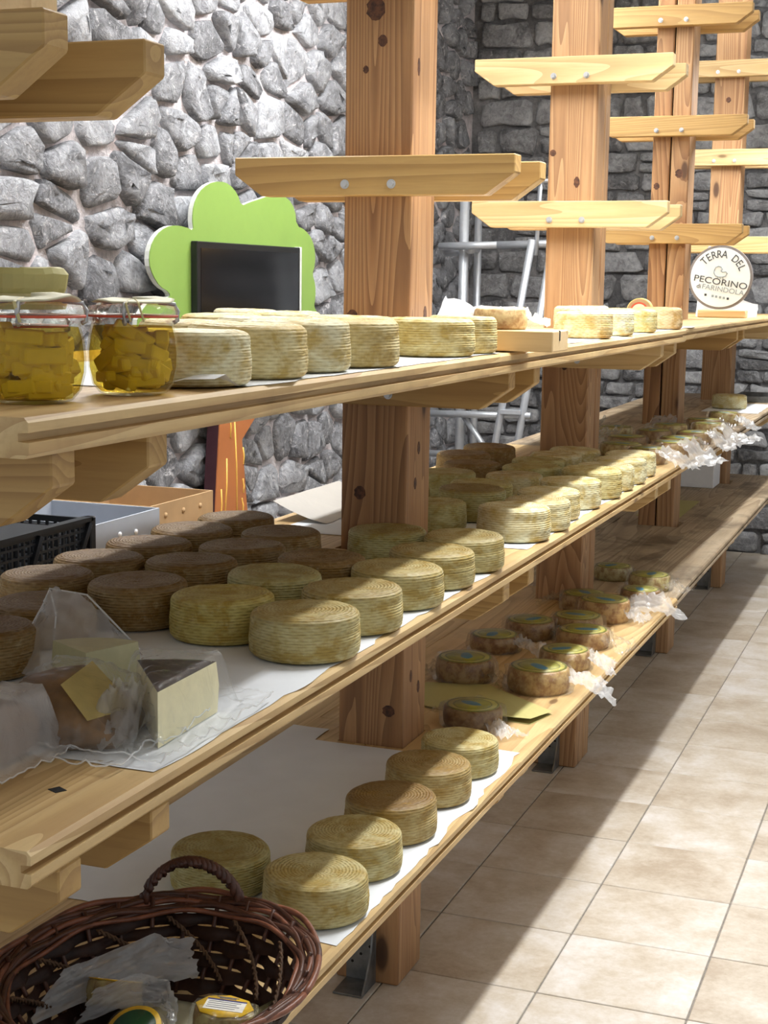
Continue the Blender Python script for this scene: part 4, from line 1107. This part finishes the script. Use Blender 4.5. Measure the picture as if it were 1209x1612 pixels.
# paper in the basket
Zb = Z1+.0115
bm = bmesh.new(); g = []
for i in range(9):
    g.append([bm.verts.new((BX-.05+.024*i*.9, BY-.09+.028*j, Zb+.003+.006*abs(nz((i*.6, j*.6, 3), 1))+max(0, (i-6))*.014)) for j in range(8)])
for i in range(8):
    for j in range(7): bm.faces.new((g[i][j], g[i+1][j], g[i+1][j+1], g[i][j+1]))
bmesh.ops.solidify(bm, geom=bm.faces[:], thickness=.0006)
tag(single('basket_paper', mesh_from(bm, 'basket_paper', True), M['paper_cream'], (BX+.03, BY, Zb)), 'pale paper lining the bottom of the wicker basket', 'paper')
def small_cheese(x, y, z, r, h, label, tilt, rz, green=False):
    t = thing('small_cheese', label, 'cheese', (x, y, z), group='small labelled cheeses in the basket'); t.rotation_euler = (tilt[0], tilt[1], rz)
    o = put('cheese_disc', disc_mesh(r, h, x*50), M['discrind'], t, world=False); o.color = (*lin((186, 172, 112)), 1)
    put('label', lathe([(0, 0), (r*.97, 0), (r*.97, .0014), (0, .0014)], 8 if not green else 36, 'label'), M['label_y'], t, world=False, loc=(0, 0, h+.0004))
    if green:
        put('green_print', lathe([(0, 0), (r*.80, 0), (r*.80, .0008), (0, .0008)], 36, 'green_print'), M['label_green'], t, world=False, loc=(0, 0, h+.0019))
    else:
        lb = put('print_panel', box(-r*.66, r*.66, -r*.42, r*.38, 0, .0006), M['label_w'], t, world=False, loc=(0, 0, h+.0019))
        put('print_strip', box(-r*.66, r*.66, r*.38, r*.50, 0, .0006), M['label_navy'], t, world=False, loc=(0, 0, h+.0019))
        for k in range(4):
            put('print_line', box(-r*.58, r*(.5-.12*(k % 2)), r*(.24-.17*k), r*(.27-.17*k), 0, .0003), M['label_grey'], t, world=False, loc=(0, 0, h+.0026))
        put('print_line', box(-r*.30, r*.26, r*.60, r*.66, 0, .0004), M['label_grey'], t, world=False, loc=(0, 0, h+.0019))
        put('print_line', box(-r*.40, r*.34, r*.70, r*.75, 0, .0004), M['label_grey'], t, world=False, loc=(0, 0, h+.0019))
    put('film', film_shell((0, 0, 0), r, h, x*31, 1.12), M['film'], t, world=False)
    return t
small_cheese(-0.846, 1.690, Zb+.010, .040, .034, 'small round cheese with yellow label and white text panel, right side of the basket', (R(-6), R(4), 0), R(14))
small_cheese(-1.012, 1.690, Zb+.014, .038, .034, 'small cheese with yellow label tilted away, left side of the basket', (R(-24), R(10), 0), R(30))
small_cheese(-0.920, 1.605, Zb+.016, .038, .034, 'small cheese with dark green oval label at the bottom picture edge', (R(22), R(16), 0), R(-40), True)
me = blob_sheet('film', [[(-1.08, 1.58, Zb+.02), (-1.04, 1.66, Zb+.03), (-0.99, 1.74, Zb+.03), (-.93, 1.78, Zb+.03)], [(-1.07, 1.66, Zb+.070), (-1.05, 1.72, Zb+.068), (-1.0, 1.79, Zb+.082), (-.95, 1.80, Zb+.078)]], 'film', 31, 30, 20, amp=.009)
tag(single('film_bag', me, M['film_edge'], (-1.02, 1.7, Zb)), 'clear film bag standing in the left of the wicker basket', 'film')
me = blob_sheet('film', [[(-.99, 1.57, Zb+.05), (-.96, 1.62, Zb+.055), (-.92, 1.655, Zb+.05), (-.89, 1.64, Zb+.03)], [(-.985, 1.60, Zb+.085), (-.955, 1.66, Zb+.088), (-.925, 1.69, Zb+.066), (-.90, 1.66, Zb+.03)]], 'film', 37, 30, 20, amp=.008)
tag(single('film_bag', me, M['film_milky'], (-.94, 1.62, Zb)), 'milky crumpled film bag in the middle of the wicker basket', 'film')
me = blob_sheet('film', [[(-.82, 1.62, Zb+.012), (-.80, 1.67, Zb+.012), (-.80, 1.72, Zb+.012)], [(-.80, 1.63, Zb+.05), (-.775, 1.69, Zb+.062), (-.785, 1.75, Zb+.03)]], 'film', 41, amp=.005)
tag(single('paper_scrap', me, M['paper_grey'], (-.80, 1.68, Zb)), 'grey white paper scrap leaning on the right side of the wicker basket', 'paper')

# ------------------------------------------------------------------ round sign
SY = 7.02
t = thing('round_sign', 'round white sign with cheese lettering on a wooden foot, far top shelf', 'sign', (-1.0, SY, Z3))
put('foot', box(-1.105, -0.895, SY-.05, SY+.05, Z3+.0005, Z3+.036, .004), M['block'], t)
SZ, SR = Z3+.036+.143, .143
sc = Vector((-1.017, SY, SZ))
def disc_y(r, y0, y1, seg=56):
    bm = bmesh.new(); bm_tube(bm, [(sc.x, y0, SZ), (sc.x, y1, SZ)], r, seg); bmesh.ops.recalc_face_normals(bm, faces=bm.faces); return mesh_from(bm, 'disc')
put('rim', disc_y(SR, SY-.004, SY+.018), M['sign_rim'], t)
put('plate', disc_y(SR*.925, SY-.007, SY-.003), M['sign'], t)
def text_mesh(s, size, mat, xform, parent, name='lettering'):
    cu = bpy.data.curves.new('txt', 'FONT'); cu.body = s; cu.size = size; cu.align_x = 'CENTER'; cu.align_y = 'CENTER'; cu.extrude = .0006
    o = bpy.data.objects.new('txt', cu); COL.objects.link(o)
    me = bpy.data.meshes.new_from_object(o.evaluated_get(bpy.context.evaluated_depsgraph_get()))
    bpy.data.objects.remove(o); me.materials.clear()
    me.transform(xform); return put(name, me, mat, parent)
def up_xf(x, z, rot=0.0, sx=1.0):   # text in the x-z plane facing -y
    return Matrix.Translation((sc.x+x, SY-.0078, SZ+z)) @ Matrix.Rotation(R(90), 4, 'X') @ Matrix.Rotation(rot, 4, 'Z') @ Matrix.Scale(sx, 4, (1, 0, 0))
for ch, ang in zip('TERRA DEL', (140, 126, 112, 98.5, 85, 71, 56, 42, 29)):
    if ch == ' ': continue
    a = R(ang-4); text_mesh(ch, .048, M['print'], up_xf(math.cos(a)*.102, math.sin(a)*.102, a-R(90), .85), t)
text_mesh('PECORINO', .040, M['print'], up_xf(.002, -.022, R(-9), 1.22), t)
text_mesh('di', .028, M['print'], up_xf(-.094, -.040, R(-9)), t)
text_mesh('FARINDOLA', .031, M['print_l'], up_xf(.014, -.055, R(-9), 1.12), t)
# small animal emblem, drawn as an outline
em = [(-.028, .030), (-.022, .045), (-.008, .050), (.004, .046), (.008, .036), (.002, .028), (.010, .024), (.024, .026), (.030, .018), (.024, .006), (.008, .002), (-.008, .002), (-.022, .008), (-.028, .018), (-.028, .030)]
put('emblem', tube([(sc.x+a, SY-.0078, SZ+b) for a, b in em], .0022, 6), M['print_l'], t)
for a in (-.012, .000, .012): put('emblem', tube([(sc.x+a, SY-.0078, SZ+.002), (sc.x+a, SY-.0078, SZ-.006)], .0016, 5), M['print_l'], t)
for k, dx in enumerate((-.062, -.030, -.014, .004, .020, .038)):
    a = -.088-.16*dx; put('partner_mark', box(sc.x+dx-.005, sc.x+dx+.005, SY-.0080, SY-.0072, SZ+a-.005, SZ+a+.005, .001), M['print' if k in (0, 5) else 'print_l'], t)
# round label wheel leaning behind the far top cheeses
t = thing('label_wheel', 'small round cheese with a red and tan label leaning behind the far top cheeses', 'cheese', (-1.05, 5.35, Z3))
for nm, r, y0, mt in (('cheese_disc', .046, 0, 'paste'), ('label', .043, -.003, 'card'), ('label', .032, -.005, 'rubber'), ('label', .026, -.007, 'paper_cream')):
    bm = bmesh.new(); bm_tube(bm, [(-1.05, 5.35+y0, Z3+.047), (-1.05, 5.35+(.03 if nm == 'cheese_disc' else y0+.004), Z3+.047)], r, 40); bmesh.ops.recalc_face_normals(bm, faces=bm.faces)
    put(nm, mesh_from(bm, nm), M[mt], t)
me = blob_sheet('paper_sheet', [[(-1.13, 7.09, Z3+.002), (-1.0, 7.10, Z3+.002), (-.86, 7.10, Z3+.002)], [(-1.13, 7.13, Z3+.16), (-1.0, 7.13, Z3+.10), (-.86, 7.13, Z3+.06)]], 'paper', 51, amp=.004)
tag(single('paper_leaflet', me, M['paper'], (-1.0, 7.1, Z3)), 'white leaflet standing right behind the round sign', 'paper')

# ------------------------------------------------------------------ far shelf things
t = thing('white_box', 'white cardboard box under the far middle shelf', 'box', (-1.20, 7.81, Z1))
put('carton', box(-1.300, -1.102, 7.70, 7.915, Z1+.001, Z1+.150, .003), M['white'], t)
put('lid', box(-1.303, -1.099, 7.697, 7.918, Z1+.150, Z1+.162, .002), M['white'], t)
tag(single('yellowed_paper', box(-1.28, -1.09, 6.62, 7.2, Z1+.0006, Z1+.0016), M['paper_olive'], (-1.18, 6.9, Z1)), 'yellowed paper lying on the bottom shelf behind the cracked post', 'paper')
t = thing('metal_tray', 'shallow metal tray at the far end of the middle shelf', 'tray', (-1.0, 8.02, Z2))
put('tray_base', box(-1.05, -0.845, 7.86, 8.22, Z2+.0008, Z2+.006, .001), M['galv'], t)
for nm, a in (('tray_rim', (-1.05, -0.845, 7.86, 7.868)), ('tray_rim', (-1.05, -0.845, 8.212, 8.22)), ('tray_rim', (-1.05, -1.042, 7.868, 8.212)), ('tray_rim', (-0.853, -0.845, 7.868, 8.212))):
    put(nm, box(*a, Z2+.006, Z2+.030), M['galv'], t)

# pale box resting on the upper brackets, top left
t = thing('pale_wood_box', 'pale wooden box resting on the upper left brackets', 'box', (-1.15, 1.42, 1.807))
put('front_panel', box(-1.36, -0.985, 1.318, 1.334, 1.8075, 2.10, .002), M['block'], t)
put('back_panel', box(-1.36, -0.985, 1.515, 1.531, 1.8075, 2.10, .002), M['block'], t)
put('side_panel', box(-0.985, -0.970, 1.318, 1.531, 1.8075, 2.10, .002), M['block'], t)
put('side_panel', box(-1.375, -1.36, 1.318, 1.531, 1.8075, 2.10, .002), M['block'], t)

# ------------------------------------------------------------------ green tree board with a screen
XT = -2.740
CROWN = [(5.049, 1.505), (4.977, 1.525), (4.925, 1.565), (4.897, 1.609), (4.909, 1.665), (4.956, 1.712), (5.028, 1.742), (5.1, 1.751), (5.187, 1.746), (5.244, 1.733), (5.232, 1.78), (5.245, 1.833), (5.29, 1.883), (5.369, 1.92), (5.464, 1.935), (5.547, 1.928), (5.618, 1.896), (5.654, 1.848), (5.735, 1.868), (5.84, 1.888), (5.918, 1.904), (5.997, 1.911), (6.111, 1.908), (6.187, 1.862), (6.205, 1.792), (6.3, 1.778), (6.381, 1.739), (6.418, 1.677), (6.41, 1.621), (6.384, 1.586), (6.421, 1.537), (6.422, 1.48), (6.405, 1.438), (6.451, 1.409), (6.489, 1.336), (6.4, 1.21), (6.054, 1.169), (5.589, 1.172), (5.057, 1.217), (4.823, 1.29), (4.802, 1.397), (4.848, 1.441), (4.894, 1.469), (4.965, 1.485), (5.054, 1.485)]
CROWN = chaikin(CROWN, 1, .25)
t = thing('tree_board', 'green tree shaped display board with orange trunk against the stone wall', 'display board', (XT, 5.6, 0))
put('crown', prism(CROWN, 'x', XT-.004, XT, 0, 'crown'), M['green'], t)
put('crown_backing', prism(CROWN, 'x', XT-.022, XT-.004, 0, 'crown_backing'), M['edge'], t)
TRK = [(5.445, 1.10), (5.447, .988), (5.409, .654), (5.36, 0.0), (5.82, 0.0), (5.725, .45), (5.699, .611), (5.668, .795), (5.648, .902), (5.768, .98), (5.86, 1.18), (5.50, 1.18)]
put('trunk', prism(TRK, 'x', XT+.001, XT+.006, 0, 'trunk'), M['orange'], t)
put('trunk_backing', prism([(a, b) for a, b in TRK], 'x', XT-.050, XT+.001, 0, 'trunk_backing'), M['plum'], t)
for (ya, za, yb, zb) in ((5.49, .62, 5.505, .84), (5.60, .60, 5.575, 1.0), (5.54, .92, 5.53, 1.02), (5.66, .68, 5.655, .74), (5.45, .60, 5.455, .72), (5.655, .60, 5.645, .66), (5.66, .80, 5.655, .87)):
    put('bark_line', tube([(XT+.0065, ya, za), (XT+.0065, (ya+yb)/2+.008, (za+zb)/2), (XT+.0065, yb, zb)], .004, 5), M['yellowline'], t)
t = thing('flat_screen', 'black flat screen mounted in the green tree board', 'screen', (XT, 5.69, 1.4))
put('casing', box(XT+.001, XT+.030, 5.213, 6.178, 1.14, 1.697, .003), M['black'], t)
put('panel', box(XT+.030, XT+.0315, 5.240, 6.155, 1.17, 1.672), M['screen'], t)
put('side_trim', box(XT+.001, XT+.026, 6.179, 6.205, 1.14, 1.700, .001), M['edge'], t)

# ------------------------------------------------------------------ aluminium ladder behind the shelves
t = thing('aluminium_ladder', 'aluminium platform ladder standing in the far left corner', 'ladder', (-2.2, 7.7, 0))
def bar(name, a, b, r=.020): put(name, tube([a, b], r, 8), M['alu'], t)
bar('upright', (-2.462, 7.75, .0), (-2.462, 7.75, 2.02), .026)
bar('upright', (-2.60, 8.45, .0), (-2.60, 8.45, 2.02), .022)
bar('rail', (-2.052, 7.6, 1.78), (-2.335, 7.6, 0.0), .020); bar('rail', (-1.96, 7.62, 1.70), (-2.215, 7.62, 0.0), .020)
put('hand_loop', tube([(-2.037, 7.62, 1.70), (-2.024, 7.62, 2.04), (-2.016, 7.63, 2.068), (-1.99, 7.66, 2.075), (-1.78, 8.0, 2.06)], .012, 8), M['alu'], t)
bar('brace', (-2.58, 7.70, 1.745), (-2.24, 7.66, 1.752)); bar('brace', (-2.25, 7.66, 1.752), (-1.80, 7.62, 1.765)); bar('brace', (-2.60, 7.9, 1.72), (-2.40, 7.72, 1.735), .026)
bar('brace', (-2.62, 7.66, .868), (-2.04, 7.62, .882), .018); bar('brace', (-2.62, 7.66, .655), (-2.09, 7.62, .665), .018)
bar('brace', (-2.42, 7.68, .86), (-2.22, 7.64, .62), .016)
for k in range(4):
    zz = .25+.30*k+(.05 if k == 2 else 0); dx = (1.78-zz)/1.78*.283
    put('tread', box(-2.052-dx, -1.955-dx*.92, 7.575, 7.70, zz-.012, zz+.012, .002), M['alu'], t)
bar('hinge_post', (-2.44, 7.75, 1.745), (-2.60, 8.45, 1.745), .016)

# ------------------------------------------------------------------ things stacked behind the shelves: table, crate, cartons
t = thing('work_table', 'plain table behind the shelves carrying the crate and cartons', 'table', (-2.15, 3.55, 0))
put('table_top', box(-2.42, -1.80, 2.55, 4.55, .70, .735, .004), M['card'], t)
for x in (-2.38, -1.86):
    for y in (2.62, 4.46): put('leg', box(x-.025, x+.025, y-.025, y+.025, 0, .70, .003), M['galv'], t)
CZ = .7365
t = thing('plastic_crate', 'black plastic lattice crate behind the shelves at left', 'crate', (-2.0, 3.0, CZ))
cx0, cx1, cy0, cy1, ch = -2.25, -1.92, 2.62, 3.13, .245
put('base', box(cx0, cx1, cy0, cy1, CZ, CZ+.012), M['crate'], t)
def lattice(name, axis, fixed, a0, a1, na, nv):
    bm = bmesh.new()
    for i in range(na+1):
        a = a0+(a1-a0)*i/na
        if axis == 'x': bm_box(bm, fixed-.003, fixed+.003, a-.003, a+.003, CZ+.01, CZ+ch)
        else: bm_box(bm, a-.003, a+.003, fixed-.003, fixed+.003, CZ+.01, CZ+ch)
    for j in range(nv+1):
        zq = CZ+.012+(ch-.014)*j/nv; w = .012 if j == nv else .0028
        if axis == 'x': bm_box(bm, fixed-.004, fixed+.004, a0, a1, zq-w, zq+.0028)
        else: bm_box(bm, a0, a1, fixed-.004, fixed+.004, zq-w, zq+.0028)
    put(name, mesh_from(bm, name), M['crate'], t)
lattice('lattice_side', 'x', cx1, cy0, cy1, 22, 10); lattice('lattice_side', 'x', cx0, cy0, cy1, 22, 10)
lattice('lattice_end', 'y', cy0, cx0, cx1, 14, 10); lattice('lattice_end', 'y', cy1, cx0, cx1, 14, 10)
for x in (cx0, cx1):
    for y in (cy0, cy1): put('corner_post', box(x-.012, x+.012, y-.012, y+.012, CZ, CZ+ch+.006, .003), M['crate'], t)
put('rim', box(cx0-.012, cx0+.012, cy0, cy1, CZ+ch-.004, CZ+ch+.006), M['crate'], t); put('rim', box(cx1-.012, cx1+.012, cy0, cy1, CZ+ch-.004, CZ+ch+.006), M['crate'], t)
bm = bmesh.new(); bm_tube(bm, [(cx1+.008, cy1-.14, CZ+.03), (cx1+.008, cy1-.01, CZ+ch-.01)], .008, 6); bm_tube(bm, [(cx1+.008, cy0+.18, CZ+.03), (cx1+.008, cy0+.29, CZ+ch-.01)], .008, 6)
put('diagonal_rib', mesh_from(bm, 'diagonal_rib'), M['crate'], t)
put('paper_label', box(cx0+.03, cx1-.10, 2.80, 2.92, CZ+ch+.0065, CZ+ch+.0075), M['white'], t)
put('cover', box(cx0+.01, cx1-.01, cy0+.01, cy1-.16, CZ+ch-.008, CZ+ch+.006), M['crate'], t)
def carton(name, label, x0, x1, y0, y1, h, mat, studs, hr):
    t = thing(name, label, 'box', ((x0+x1)/2, (y0+y1)/2, CZ))
    w = .005
    put('side', box(x1-w, x1, y0, y1, CZ+.001, CZ+h), M[mat], t); put('side', box(x0, x0+w, y0, y1, CZ+.001, CZ+h), M[mat], t)
    put('end', box(x0+w, x1-w, y0, y0+w, CZ+.001, CZ+h), M[mat], t); put('end', box(x0+w, x1-w, y1-w, y1, CZ+.001, CZ+h), M[mat], t)
    put('bottom', box(x0+w, x1-w, y0+w, y1-w, CZ+.001, CZ+.006), M[mat], t)
    for (y, zf) in studs:
        put('vent_stud', tube([(x1, y, CZ+h*zf), (x1+.003, y, CZ+h*zf)], .0075, 12), M['white' if mat == 'card_grey' else 'card'], t)
    return t
carton('grey_carton', 'grey tray carton with round studs behind the back row of wheels', -2.25, -1.92, 3.155, 3.475, .225, 'card_grey', [(3.22, .35), (3.27, .82), (3.35, .80)], 0)
carton('brown_carton', 'brown cardboard tray with round holes left of the orange trunk', -2.30, -1.96, 3.50, 3.86, .222, 'card', [(3.58, .85), (3.68, .85), (3.78, .85)], 0)
